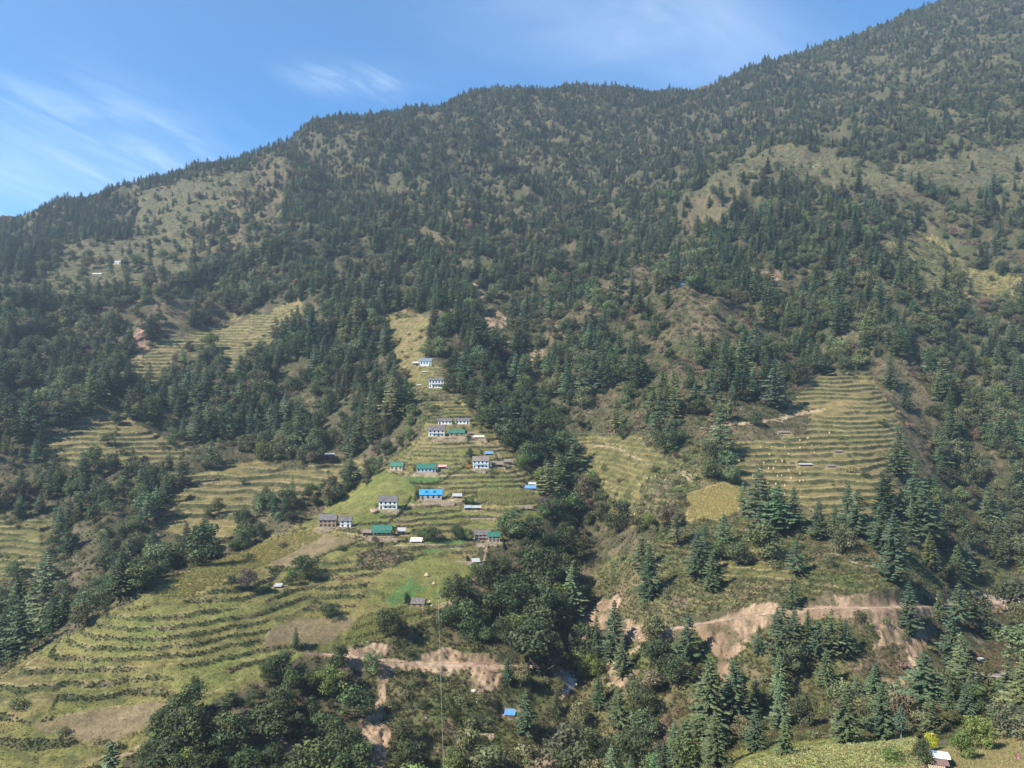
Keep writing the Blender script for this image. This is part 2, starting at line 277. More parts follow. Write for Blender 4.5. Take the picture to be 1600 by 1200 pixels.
zone([(1140,806),(1400,806),(1400,850),(1240,850)], 'grass', c=.3, b=.5, s=1.4)
zone([(1360,860),(1600,870),(1600,925),(1500,925)], 'grass', c=.2, b=.5, s=1.7, step=0, zn=11)
zone([(880,1002),(1000,1000),(1272,962),(1420,982),(1400,1090),(1150,1062),(950,1055)], 'grass', c=.08, b=.2, s=1.0, step=0, zn=13)
zone([(870,1060),(950,1050),(1150,1060),(1340,1090),(1350,1140),(1230,1165),(1150,1320),(860,1320)], 'grass', c=.32, b=.9, s=2., step=0, zn=12)
zone([(1340,1130),(1420,1100),(1500,1075),(1700,1075),(1700,1112),(1560,1142),(1500,1165),(1430,1152),(1340,1152)], 'grass', c=.6, b=1.4, s=1.2, step=0, zn=12)
zone([(1130,1320),(1150,1175),(1230,1156),(1430,1150),(1445,1320)], 'crop', c=0, b=0, s=0, step=0)
zone([(1445,1320),(1430,1150),(1500,1160),(1560,1140),(1700,1105),(1700,1320)], 'grass', c=0, b=.0, s=.3, step=0)
zone([(1500,1200),(1530,1160),(1600,1125),(1640,1200)], 'soil')
zone([(1395,925),(1500,905),(1700,900),(1700,1080),(1480,1078),(1400,1060)], c=.02, b=.12, s=1.2, zn=11)
# bare ground, scars, river gravel
for cls, pl in (('dirt', [(530,1020),(590,1000),(615,1008),(600,1022),(640,1030),(700,1012),(740,1022),(795,1026),(800,1042),(700,1052),(612,1046),(604,1075),(600,1120),(586,1118),(584,1050),(520,1034),(470,1024)]),
 ('dirt', [(562,1125),(590,1112),(612,1150),(606,1180),(600,1215),(582,1215),(585,1170),(560,1150)]), ('dirt', [(740,1045),(790,1050),(780,1075),(740,1080)]),
 ('dirt', [(872,1020),(905,970),(945,932),(965,935),(962,970),(930,990),(900,1015)]), ('dirt', [(930,942),(968,930),(955,985),(935,980)]),
 ('dirt', [(975,965),(1030,975),(1060,992),(990,1002),(972,985)]), ('dirt', [(1085,985),(1180,945),(1240,942),(1270,958),(1180,985),(1130,1040),(1100,1000)]),
 ('dirt', [(1130,1000),(1150,1060),(1135,1085),(1125,1040)]), ('dirt', [(1300,935),(1400,925),(1440,945),(1450,1000),(1420,1080),(1340,1050),(1370,1000),(1340,960)]),
 ('brown', [(1340,1020),(1420,1010),(1420,1060),(1350,1060)]), ('dirt', [(950,1040),(1000,1050),(985,1070),(955,1072)]), ('brown', [(1020,1130),(1050,1100),(1070,1130),(1050,1180),(1020,1180)]),
 ('gravel', [(1435,938),(1500,938),(1560,926),(1700,916),(1700,948),(1590,952),(1500,955),(1440,950)]), ('gravel', [(1330,1085),(1420,1090),(1500,1040),(1600,1000),(1700,975),(1700,1040),(1600,1050),(1500,1072),(1420,1105),(1340,1110)]),
 ('brown', [(1460,1040),(1560,1000),(1600,1000),(1600,1040),(1480,1060)]),
 ('gravel', [(868,1048),(892,1045),(898,1070),(884,1088),(872,1080)]), ('dirt', [(850,1045),(880,1040),(870,1075)]),
 ('dirt', [(1265,415),(1290,405),(1292,412),(1270,424)]), ('dirt', [(1175,425),(1220,420),(1222,436),(1180,440)]), ('dirt', [(825,558),(850,540),(860,550),(835,580)]),
 ('rock', [(205,540),(240,470),(250,480),(220,560)])):
    zone(pl, cls, c=.0, b=.02, s=.5, step=0)
ROADS = [([(470,1016),(520,1022),(600,1030),(690,1040),(790,1038),(850,1042)], 3.2), ([(900,1010),(935,985),(985,985),(1040,985),(1100,975),(1180,962),(1270,950),(1330,950),(1420,947),(1500,944),(1590,941),(1680,936)], 4.6)]
PATHS = [[(520,1024),(560,1008),(610,985),(650,965),(690,948),(712,938),(740,905),(757,875),(760,855)], [(1100,668),(1170,660),(1210,655),(1290,640)], [(900,690),(960,695),(990,710),(1015,725)], [(1065,740),(1080,752)], [(780,700),(777,690),(772,680)], [(810,735),(818,752),(812,740)], [(1300,865),(1340,880),(1400,895)], [(1000,1010),(940,1050)], [(757,855),(740,850),(690,853),(640,852),(606,850)], [(606,800),(640,790),(672,787)], [(672,787),(720,783),(745,799)], [(751,735),(700,743),(666,743),(622,739)], [(682,686),(715,686),(745,691),(775,702),(790,732),(815,757)], [(540,828),(575,842)], [(170,1190),(240,1155)], [(950,1070),(985,1072),(1010,1065)], [(940,1030),(975,1055),(990,1045)]]
stroke(G, [(x, y+5) for x, y in ROADS[1][0][2:]], 24, CL['dirt']); stroke(DC, ROADS[1][0][2:], 26, 0); stroke(DB, ROADS[1][0][2:], 26, 0)
for r, w in ROADS: stroke(G, r, 8, CL['road']); stroke(DC, r, 14, 0); stroke(DB, r, 14, 0); stroke(DS, r, 12, 0)
for r in PATHS: stroke(G, r, 2.4, CL['path']); stroke(DC, r, 9, 0); stroke(DB, r, 9, 0); stroke(DS, r, 8, 0)
def rast(R, px, py):
    i = np.clip(((px-RX0)/RS+.5).astype(int), 0, RW-1); j = np.clip(((py-RY0)/RS+.5).astype(int), 0, RH-1); return R[j, i]
# ---------------------------------------------------------------- relief
PY = 600 - F*Z/YW
fieldm = (rast(TS, PX, PY) > 0) | np.isin(rast(G, PX, PY), [4, 5, 6, 7, 8, 10, 16, 17])
fm = fieldm.astype(np.float32)
for ax in (0, 1):
    k = 9; cs = np.cumsum(np.pad(fm, [(k, k) if a == ax else (0, 0) for a in (0, 1)], mode='edge'), axis=ax)
    fm = (np.take(cs, np.arange(2*k, cs.shape[ax]), axis=ax)[:fm.shape[0], :fm.shape[1]] - np.take(cs, np.arange(0, cs.shape[ax]-2*k), axis=ax)[:fm.shape[0], :fm.shape[1]])/(2*k)
calm = 1 - .8*np.clip(fm, 0, 1)
dist = np.clip(YW/1500, .12, 1.3)*sst(200, 330, YW)
wx = XW + 40*noise(XW/160, YW/160, 5); wy = YW + 40*noise(XW/160, YW/160, 9)
rid = 1-np.abs(noise((wx+.5*wy)/150, wy/420, 21))*2.2
rid2 = 1-np.abs(noise((wx-.4*wy)/62, wy/170, 33))*2.2
crest = 1-.75*sst(.86, .97, YS/np.maximum(1500-.18*np.abs(PX-950), 1))
Z = Z + dist*calm*crest*((rid-.5)*29 + (rid2-.5)*12 + fbm(XW/45, YW/45, 3, 3)*7)
Z = Z + sst(100, 250, YW)*calm*(fbm(XW/9, YW/9, 3, 8)*.75)
PY = 600 - F*Z/YW
far_ = sst(600, 1200, YW)+.35
wpx = PX + 5*noise(XW/14, YW/14, 41)*np.clip(600/YW, .4, 1.5) + far_*(16*noise(XW/60, YW/60, 43)+8*noise(XW/22, YW/22, 44)); wpy = PY + 4*noise(XW/14+50, YW/14, 42)*np.clip(600/YW, .4, 1.5) + far_*(12*noise(XW/60, YW/60, 45)+6*noise(XW/22, YW/22, 46))
cls = rast(G, wpx, wpy); ts = rast(TS, wpx, wpy)
crisp = np.isin(rast(G, PX, PY), [12, 14]); cls[crisp] = rast(G, PX, PY)[crisp]
ts = np.where(YW < 200, 0, ts)
# terracing: contour steps with an outward tilt, warped so that edges merge and split
wob = 1.5*noise(XW/38, YW/38, 51) + .45*noise(XW/10, YW/10, 52)
h = np.maximum(ts, 1)*(1+.0*XW)
s_ = (Z + wob)/h; fl = np.floor(s_); fr = s_-fl
tilt = np.where(np.isin(cls, [4, 5, 17, 6]), .45, .3)
# some steps fade out along the slope, so rows are not endless
keep = sst(-.55, -.30, noise(XW/55+fl*7.3, YW/80, 57))
out = fl + tilt*fr + (1-tilt)*sst(.66, .97, fr)
Zt = out*h - wob
on = (ts > 0)
Z = np.where(on, Z*(1-keep) + Zt*keep, Z)
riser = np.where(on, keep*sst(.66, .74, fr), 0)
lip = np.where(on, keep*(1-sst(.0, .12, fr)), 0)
Z = Z + np.where(on & (YW > 200), .22*fbm(XW/3.1, YW/3.1, 2, 61), 0) + np.where(np.isin(cls, [11, 15]), (np.abs(noise(XW/5, YW/9, 66))-.3)*2.2+.8*noise(XW/2, YW/2, 67), 0)*sst(200, 300, YW)
def ground(px, py, near=False):
    """first point of the hillside on a sight line (world metres)"""
    fx = np.interp(px, ca, np.arange(len(ca))); i = int(fx); i = min(i, len(ca)-2); u = fx-i
    col = Z[:, i]*(1-u)+Z[:, i+1]*u; t = col/YW[:, 0]; tt = (600-py)/F
    k = np.argmax(t >= tt)
    if t[k] < tt: k = len(t)-1
    k = max(k, 1); a = (tt-t[k-1])/max(t[k]-t[k-1], 1e-9); a = min(max(a, 0), 1)
    y = YW[k-1, 0]*(1-a)+YW[k, 0]*a
    return Vector(((px-800)/F*y, y, col[k-1]*(1-a)+col[k]*a))
def zat(x, y):
    px = 800+F*x/y; fx = np.interp(px, ca, np.arange(len(ca))); fy = np.interp(y, YW[:, 0], np.arange(len(RY)))
    return float(bil(Z, np.array([fx]), np.array([fy]))[0])
def flatten(poly_pts, halfw, soft, zs=None):
    """cut a level bench along a polyline of world points"""
    global Z
    for a, b in zip(poly_pts[:-1], poly_pts[1:]):
        lo = min(a.y, b.y)-halfw-soft-2; hi = max(a.y, b.y)+halfw+soft+2
        r0, r1 = np.searchsorted(YW[:, 0], lo), np.searchsorted(YW[:, 0], hi)
        X = XW[r0:r1]; Y = YW[r0:r1]; dx, dy = b.x-a.x, b.y-a.y; L = dx*dx+dy*dy+1e-9
        t = np.clip(((X-a.x)*dx+(Y-a.y)*dy)/L, 0, 1); d = np.hypot(X-a.x-t*dx, Y-a.y-t*dy)
        zt = a.z + t*(b.z-a.z); m = 1-sst(halfw, halfw+soft, d)
        Z[r0:r1] = Z[r0:r1]*(1-m)+zt*m
for r, w in ROADS:
    pts = []
    for (x1, y1), (x2, y2) in zip(r[:-1], r[1:]):
        for k in range(6): pts.append(ground(x1+(x2-x1)*k/6, y1+(y2-y1)*k/6))
    for _ in range(3):
        zs = [p.z for p in pts]; ys = [p.y for p in pts]
        for k in range(1, len(pts)-1): pts[k].z = (zs[k-1]+zs[k]+zs[k+1])/3; pts[k].y = (ys[k-1]+ys[k]+ys[k+1])/3
    flatten(pts, w*.5, 3.0)
YARD = np.zeros(Z.shape, np.float32)
def pad(px, py, wpx, dm, front=2.0):
    """level a building plot; returns (front centre point, metres per pixel)"""
    global Z
    p = ground(px, py); k = p.y/F; hw = wpx*k/2+1.6
    r0, r1 = np.searchsorted(YW[:, 0], p.y-front-4), np.searchsorted(YW[:, 0], p.y+dm+7)
    X = XW[r0:r1]; Y = YW[r0:r1]
    ex = np.maximum(np.abs(X-p.x)-hw, 0); ey = np.maximum(np.maximum(p.y-front-Y, Y-(p.y+dm+1.5)), 0)
    m = 1-sst(0, 2.2, np.hypot(ex, ey)); Z[r0:r1] = Z[r0:r1]*(1-m)+p.z*m; YARD[r0:r1] = np.maximum(YARD[r0:r1], 1-sst(0, .9, np.hypot(ex, ey)))
    return p, k
# ---------------------------------------------------------------- buildings of the village: plots first (they cut the slope)
# kind, px, py (foot of the facade), width px, wall px, roof px, depth m, wall, roof, floors, windows, yaw, label, extras
HOUSES = [
 ('house', 665, 572, 18, 8, 5, 5, 'pale_blue', 'blue_slate', 1, 4, -4, 'small pale blue house under a blue grey roof, the highest house of the village', ''),
 ('house', 681.5, 606.5, 23, 12.5, 4, 6, 'white', 'slate', 2, 5, 3, 'tall white house of many windows standing alone above the millet patch', ''),
 ('house', 695, 663.5, 21, 6, 4, 4.5, 'white', 'slate', 1, 4, 2, 'long low white house, left half of the row above the green roofed shed', ''),
 ('house', 722.5, 663, 22, 6, 4, 4.5, 'white', 'slate', 1, 4, 2, 'long low white house, right half of the row above the green roofed shed', ''),
 ('house', 682, 682, 25, 10, 7, 6, 'white', 'slate', 2, 4, 3, 'two storey white house directly left of the green roofed brown shed', ''),
 ('house', 713.5, 682, 24, 6, 5.5, 4.5, 'brown_stone', 'green', 1, 3, 0, 'brown walled shed under a green metal roof beside the upper white house', ''),
 ('house', 619, 735, 20, 7, 6, 5, 'pale_stone', 'green', 1, 3, -10, 'small stone house with green roof at the left edge of the village', ''),
 ('house', 666, 738.5, 29, 7, 6.5, 6, 'grey_blue', 'green', 1, 5, 2, 'long grey blue house with green roof above the leafy hedge', ''),
 ('house', 751, 732, 24.5, 12.5, 7, 6, 'pale_blue', 'brown_slate', 2, 4, 1, 'two storey pale blue house with brown roof beside the orange flower patch', 'wall'),
 ('house', 673, 781.5, 34, 9, 7.5, 7, 'grey_stone', 'bright_blue', 1, 4, 2, 'grey stone house with bright blue roof and two small dormers', 'wall dormers'),
 ('house', 606, 796, 28, 13, 9, 6.5, 'white', 'slate', 2, 4, 2, 'white house with dark slate roof standing alone on the green field', ''),
 ('house', 511.5, 824, 26, 12, 8, 6.5, 'brown_stone', 'slate', 2, 4, 3, 'large brown stone house with slate roof above the ploughed field', ''),
 ('house', 539.5, 824, 17, 10.5, 6, 5, 'white', 'slate', 2, 2, 3, 'small white annex touching the large brown stone house', ''),
 ('house', 596.5, 837, 29, 8.5, 7.5, 6, 'brown_stone', 'green', 1, 4, 2, 'brown house with green roof on a walled stone yard', 'wall porch'),
 ('house', 754, 844, 24, 9, 6.5, 6, 'pale_stone', 'slate', 2, 4, 6, 'slate roofed stone house at the forest edge, left of its green roofed neighbour', ''),
 ('house', 772, 847, 18, 9, 6, 6, 'pale_stone', 'green', 2, 3, 6, 'green roofed stone house at the forest edge, right of its slate roofed neighbour', ''),
 ('house', 1066, 447, 16, 5.5, 3.5, 6, 'white', 'green', 1, 2, -25, 'lone white house with green roof on top of the scrubby knob', ''),
 ('hut', 652, 949, 20, 6, 6.5, 6, 'brown_stone', 'slate', 1, 2, -8, 'low stone hut with sagging slate roof on the field edge above the dirt road', ''),
 ('shed', 701, 794.5, 0, 0, 0, 0, '', '', 0, 0, 0, '', 'skip'),
 ('shed', 714, 779, 14, 3.5, 4, 3, 'brown_stone', 'tin', 1, 0, 0, 'small plank shed with pale tin roof right of the blue roofed house', ''),
 ('shed', 731, 797, 10, 3.5, 3, 3, 'brown_stone', 'blue_tin', 1, 0, 0, 'low animal shed with faded blue sheet roof, left one of the two', ''),
 ('shed', 744, 797, 14.5, 3.5, 3, 3, 'brown_stone', 'tin', 1, 0, 0, 'low animal shed with rusty pale sheet roof, right one of the two', ''),
 ('shed', 828.5, 767, 16, 4, 4.5, 3.5, 'brown_stone', 'tarp_blue', 1, 0, -3, 'shed with vivid blue sheet roof at the right edge of the fields', ''),
 ('shed', 831.5, 758.5, 10.5, 2, 2.5, 2.5, 'brown_stone', 'pale_tin', 1, 0, -3, 'tiny shed with whitish roof just above the vivid blue roofed shed', ''),
 ('shed', 764, 711.5, 12, 2.5, 3.5, 3, 'brown_stone', 'tarp_blue', 1, 0, 2, 'small blue roofed shelter above the two storey house with brown roof', ''),
 ('shed', 777, 730, 17, 4, 5, 4, 'dark_wood', 'brown_slate', 1, 0, 0, 'dark weathered shed right of the two storey house with brown roof', ''),
 ('shed', 794, 727, 13, 5, 4.5, 4, 'brown_stone', 'brown_slate', 1, 0, 0, 'brown stone hut under the trees at the end of the upper yard', ''),
 ('shed', 627, 836, 12, 6, 4.5, 3.5, 'brown_stone', 'tin', 1, 0, 5, 'narrow shed with crooked tin roof right of the brown house with green roof', ''),
 ('shed', 573, 837, 13, 4.5, 4, 3.5, 'brown_stone', 'brown_slate', 1, 0, -5, 'low lean-to shed left of the brown house with green roof', ''),
 ('shed', 650, 848.5, 17, 2.5, 5, 3.5, 'dark_wood', 'cream_tarp', 1, 0, 0, 'cream tarpaulin shelter below the leafy trees of the village', ''),
 ('shed', 744, 881, 11, 3, 4.5, 3, 'brown_stone', 'tin', 1, 0, 12, 'grey roofed shed half hidden at the forest edge below the paired stone houses', ''),
 ('shed', 433.5, 919, 10, 2, 2.6, 3, 'brown_stone', 'tin', 1, 0, 0, 'small pale roofed shelter beside the dark bushes on the terraces', ''),
 ('shed', 649, 571, 9, 3.5, 3, 3, 'brown_stone', 'pale_tin', 1, 0, 0, 'tiny shed with whitish roof left of the highest house', ''),
 ('shed', 663, 582.5, 7, 1.5, 1.5, 2.5, 'brown_stone', 'pale_tin', 1, 0, 0, 'tiny whitish shelter between the two highest houses', ''),
 ('shed', 654, 603.5, 6, 1.5, 1.5, 2.5, 'brown_stone', 'pale_tin', 1, 0, 0, 'tiny whitish shelter left of the tall white house', ''),
 ('shed', 748, 685, 16, 1.5, 3, 3.5, 'brown_stone', 'pale_tin', 1, 0, 0, 'low shelter of whitish sheets right of the green roofed brown shed', ''),
 ('shed', 736, 680, 10, 2.5, 2.5, 3, 'brown_stone', 'brown_slate', 1, 0, 0, 'small brown hut between the green roofed brown shed and the whitish shelter', ''),
 ('shed', 691, 733, 12, 3.5, 3, 3, 'dark_wood', 'red_cloth', 1, 0, 2, 'small shed with red cloth drying on its roof beside the grey blue house', ''),
 ('shed', 1260, 728.5, 20, 2.5, 1.8, 3, 'dark_wood', 'tin', 1, 0, 0, 'long low shelter with dull pale roof in the middle of the right terraces', ''),
 ('shed', 1238, 724.5, 6, 2, 1.5, 2.5, 'dark_wood', 'brown_slate', 1, 0, 0, 'tiny dark shelter just left of the long pale roofed one on the right terraces', ''),
 ('shed', 1300, 730.5, 12, 2, 2, 3, 'dark_wood', 'brown_slate', 1, 0, 3, 'low dark shelter right of the long pale roofed one on the right terraces', ''),
 ('shed', 1311.5, 707.5, 12, 2, 1.8, 3, 'dark_wood', 'brown_slate', 1, 0, 0, 'small dark shelter on the upper right terraces', ''),
 ('shed', 1226, 678, 18, 2, 2.5, 3, 'brown_stone', 'brown_slate', 1, 0, 0, 'collapsed brown shelter beside the vivid green garden on the right slope', ''),
 ('shed', 1275, 261, 7, 2, 1.8, 4, 'pale_stone', 'brown_slate', 1, 0, 0, 'tiny tan hut on the high terraced hump at the upper right', ''),
 ('house', 184, 412, 10, 3, 2, 6, 'white', 'pale_tin', 1, 2, 0, 'lone white house on the far terraces at the upper left', ''),
 ('house', 151, 430, 14, 2, 2, 6, 'brown_stone', 'pale_tin', 1, 2, 0, 'low far house with pale roof below the lone white one at the upper left', ''),
 ('shed', 510, 697, 0, 0, 0, 0, '', '', 0, 0, 0, '', 'skip'),
 ('shed', 514, 713, 14, 2, 2.5, 4, 'brown_stone', 'pale_tin', 1, 0, 0, 'pale roofed field shelter beside the left forest above the terraces', ''),
 ('shed', 796, 1120, 15, 2.5, 3.6, 3.5, 'brown_stone', 'tarp_blue', 1, 0, -8, 'low stone hut covered with a crumpled blue tarpaulin near the ravine', ''),
]
HOUSES = [h for h in HOUSES if h[-1] != 'skip']
PLACED = []
for hs in HOUSES:
    p, k = pad(hs[1], hs[2], hs[3], hs[6], 2.8 if hs[0] != 'shed' else 1.6); PLACED.append((p, k))
# the near shed and the standing person have small level plots as well
NEAR = pad(1470, 1206, 40, 5, 2)
# ---------------------------------------------------------------- the hillside mesh, split by what covers it
PY = 600 - F*Z/YW
pal = {0: ((.062,.062,.029),(.094,.080,.044)), 1: ((.068,.072,.030),(.105,.086,.048)), 2: ((.082,.094,.032),(.130,.114,.052)), 3: ((.098,.082,.044),(.138,.108,.060)),
 4: ((.128,.130,.036),(.200,.165,.060)), 5: ((.122,.142,.036),(.180,.165,.054)), 6: ((.085,.150,.042),(.115,.172,.052)), 7: ((.205,.172,.062),(.260,.210,.085)),
 8: ((.132,.122,.038),(.185,.148,.058)), 9: ((.155,.132,.047),(.215,.162,.072)), 10: ((.155,.122,.062),(.205,.158,.086)), 11: ((.200,.135,.085),(.350,.250,.165)),
 12: ((.330,.225,.155),(.420,.300,.210)), 13: ((.240,.200,.165),(.400,.340,.285)), 14: ((.290,.215,.130),(.350,.260,.165)), 15: ((.190,.110,.075),(.290,.200,.145)),
 16: ((.074,.076,.036),(.116,.098,.052)), 17: ((.165,.175,.052),(.240,.215,.075))}
LA = np.array([pal[i][0] for i in range(18)]); LB = np.array([pal[i][1] for i in range(18)])
mixn = np.clip(.5 + .75*fbm(XW/26, YW/26, 4, 71), 0, 1)[..., None]
colr = LA[cls]*(1-mixn)+LB[cls]*mixn
pn = fbm(XW/6, YW/6, 3, 75)
# steps: weedy green and dry straw banks, drier lips; face shade, lip highlight painted in
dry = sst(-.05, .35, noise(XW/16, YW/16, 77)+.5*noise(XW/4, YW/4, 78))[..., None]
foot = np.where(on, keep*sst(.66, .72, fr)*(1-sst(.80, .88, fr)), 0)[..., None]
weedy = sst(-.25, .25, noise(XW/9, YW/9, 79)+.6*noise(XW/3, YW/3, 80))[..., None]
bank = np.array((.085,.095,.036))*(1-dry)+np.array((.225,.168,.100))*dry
tz = np.isin(cls, [8, 9, 16])[..., None]; wk = np.where(tz, .62+.36*weedy, .30+.5*weedy); bank = bank*(1-wk)+np.array((.040,.048,.019))*wk  # weeds plus painted shade darken the step faces
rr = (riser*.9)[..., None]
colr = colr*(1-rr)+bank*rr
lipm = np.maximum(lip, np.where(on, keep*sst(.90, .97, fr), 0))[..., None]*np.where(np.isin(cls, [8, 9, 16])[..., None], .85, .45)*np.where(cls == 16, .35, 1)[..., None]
colr = colr*(1-lipm)+np.array((.310,.255,.130))*lipm  # dry grass tone plus a painted highlight along the step edges
# scattered bare and dry patches, dark weeds
pt = (sst(.38, .54, fbm(XW/11, YW/11, 3, 81))*np.isin(cls, [0,1,2,3])*np.where(YW > 1100, .5, 1))[..., None]
colr = colr*(1-.6*pt)+np.array((.175,.128,.080))*.6*pt
wd = (sst(.18, .42, fbm(XW/7, YW/7, 3, 83))*np.isin(cls, [1,2,3,11,4,8])*np.where(YW > 1100, .5, 1))[..., None]
colr = colr*(1-.55*wd)+np.array((.050,.060,.022))*.55*wd
colr = colr*(1+.28*pn[..., None])*(1+.12*noise(XW/1.6, YW/1.6, 88)[..., None])
yd = (YARD*(.8+.3*noise(XW/2, YW/2, 99)))[..., None].clip(0, .9); colr = colr*(1-yd)+np.array((.320,.240,.155))*yd
fd = (sst(500, 1000, YW)*np.isin(cls, [0, 1])*.12)[..., None]; colr = colr*(1-fd)+np.array((.040,.050,.022))*fd
colr = np.clip(colr*.9, .01, .8)
def mat(name, col=(.5,.5,.5), rough=.9, spec=.2):
    m = bpy.data.materials.new(name); m.use_nodes = True; b = m.node_tree.nodes['Principled BSDF']
    b.inputs['Base Color'].default_value = (*col, 1); b.inputs['Roughness'].default_value = rough; b.inputs['Specular IOR Level'].default_value = spec
    return m
def nodes(m): return m.node_tree.nodes, m.node_tree.links, m.node_tree.nodes['Principled BSDF']
MG = mat('ground'); n, l, b = nodes(MG)
at = n.new('ShaderNodeAttribute'); at.attribute_name = 'cover'
tcg = n.new('ShaderNodeTexCoord')
n1 = n.new('ShaderNodeTexNoise'); n1.inputs['Scale'].default_value = .9; n1.inputs['Detail'].default_value = 5; n1.inputs['Roughness'].default_value = .7; l.new(tcg.outputs['Object'], n1.inputs['Vector'])
r1 = n.new('ShaderNodeMapRange'); r1.inputs[1].default_value = .3; r1.inputs[2].default_value = .7; r1.inputs[3].default_value = .62; r1.inputs[4].default_value = 1.38; l.new(n1.outputs[0], r1.inputs[0])
vm = n.new('ShaderNodeVectorMath'); vm.operation = 'SCALE'; l.new(at.outputs['Color'], vm.inputs[0]); l.new(r1.outputs[0], vm.inputs['Scale'])
l.new(vm.outputs[0], b.inputs['Base Color'])
bp = n.new('ShaderNodeBump'); bp.inputs['Strength'].default_value = .8; bp.inputs['Distance'].default_value = .5; l.new(n1.outputs[0], bp.inputs['Height']); l.new(bp.outputs[0], b.inputs['Normal'])
R_, C_ = Z.shape
co = np.stack([XW, YW, Z], -1).reshape(-1, 3).astype(np.float32)
idx = np.arange(R_*C_).reshape(R_, C_)
quads = np.stack([idx[:-1,:-1], idx[:-1,1:], idx[1:,1:], idx[1:,:-1]], -1).reshape(-1, 4)
qc = cls[:-1,:-1].reshape(-1)
def sheet(name, mask):
    q = quads[mask]; used, inv = np.unique(q, return_inverse=True); inv = inv.reshape(-1).astype(np.int32)
    me = bpy.data.meshes.new(name); me.vertices.add(len(used)); me.vertices.foreach_set('co', co[used].ravel())
    me.loops.add(len(inv)); me.loops.foreach_set('vertex_index', inv)
    me.polygons.add(len(q)); me.polygons.foreach_set('loop_start', np.arange(0, len(inv), 4, dtype=np.int32))
    a = me.attributes.new('cover', 'FLOAT_COLOR', 'POINT')
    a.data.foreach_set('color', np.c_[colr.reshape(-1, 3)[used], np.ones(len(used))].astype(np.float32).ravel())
    me.materials.append(MG); me.update()
    me.shade_smooth()
    o = bpy.data.objects.new(name, me); COL.objects.link(o); o['kind'] = 'structure'; return o
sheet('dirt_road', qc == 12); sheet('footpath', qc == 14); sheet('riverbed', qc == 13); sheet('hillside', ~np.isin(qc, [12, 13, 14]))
# visibility of points on a column: highest sight line of everything nearer
TT = Z/YW; MAXT = np.maximum.accumulate(TT, axis=0)
def fidx(px, Yw): return np.interp(px, ca, np.arange(len(ca))), np.interp(Yw, YW[:, 0], np.arange(len(RY)))
# ---------------------------------------------------------------- helpers for things
def mesh(name, V, Fc, m, parent=None, smooth=False, var=None, loc=None, link=True):
    me = bpy.data.meshes.new(name); me.from_pydata([tuple(v) for v in V], [], Fc); 
    for x in (m if isinstance(m, list) else [m]): me.materials.append(x)
    if var is not None:
        a = me.attributes.new('var', 'FLOAT', 'FACE'); a.data.foreach_set('value', np.array(var, np.float32))
    if smooth: me.shade_smooth()
    me.update(); o = bpy.data.objects.new(name, me)
    if link: COL.objects.link(o)
    if parent is not None: o.parent = parent
    if loc is not None: o.location = loc
    return o
def thing(name, label, cat, loc=(0,0,0), rz=0, group=None):
    o = bpy.data.objects.new(name, None); COL.objects.link(o); o.location = loc; o.rotation_euler = (0, 0, rz); o.empty_display_size = .3
    return tag(o, label, cat, group)
def tag(o, label, cat, group=None):
    o['label'] = label; o['category'] = cat
    if group: o['group'] = group
    return o
class MB:
    def __init__(s): s.V = []; s.F = []
    def add(s, V, Fs):
        k = len(s.V); s.V += [tuple(v) for v in V]; s.F += [tuple(i+k for i in f) for f in Fs]; return s
    def box(s, x0, x1, y0, y1, z0, z1):
        return s.add([(x0,y0,z0),(x1,y0,z0),(x1,y1,z0),(x0,y1,z0),(x0,y0,z1),(x1,y0,z1),(x1,y1,z1),(x0,y1,z1)], [(0,3,2,1),(4,5,6,7),(0,1,5,4),(1,2,6,5),(2,3,7,6),(3,0,4,7)])
    def slab(s, a, b_, c, d, t):
        n = (Vector(b_)-Vector(a)).cross(Vector(d)-Vector(a)).normalized()*t
        P4 = [Vector(v) for v in (a, b_, c, d)]
        return s.add(P4+[v+n for v in P4], [(0,3,2,1),(4,5,6,7),(0,1,5,4),(1,2,6,5),(2,3,7,6),(3,0,4,7)])
    def tube(s, pts, rad, n=7, cap=True):
        rings = []; V = []
        for i, p in enumerate(pts):
            p = Vector(p); d = (Vector(pts[min(i+1, len(pts)-1)])-Vector(pts[max(i-1, 0)])).normalized()
            u = d.orthogonal().normalized(); w = d.cross(u); r = rad[i] if isinstance(rad, (list, tuple)) else rad
            V += [p+(u*math.cos(6.2832*k/n)+w*math.sin(6.2832*k/n))*r for k in range(n)]
        Fs = [(i*n+k, i*n+(k+1) % n, (i+1)*n+(k+1) % n, (i+1)*n+k) for i in range(len(pts)-1) for k in range(n)]
        if cap: Fs += [tuple(range(n))[::-1], tuple(range((len(pts)-1)*n, len(pts)*n))]
        return s.add(V, Fs)
    def build(s, name, m, parent=None, smooth=False, loc=None): return mesh(name, s.V, s.F, m, parent, smooth, loc=loc)
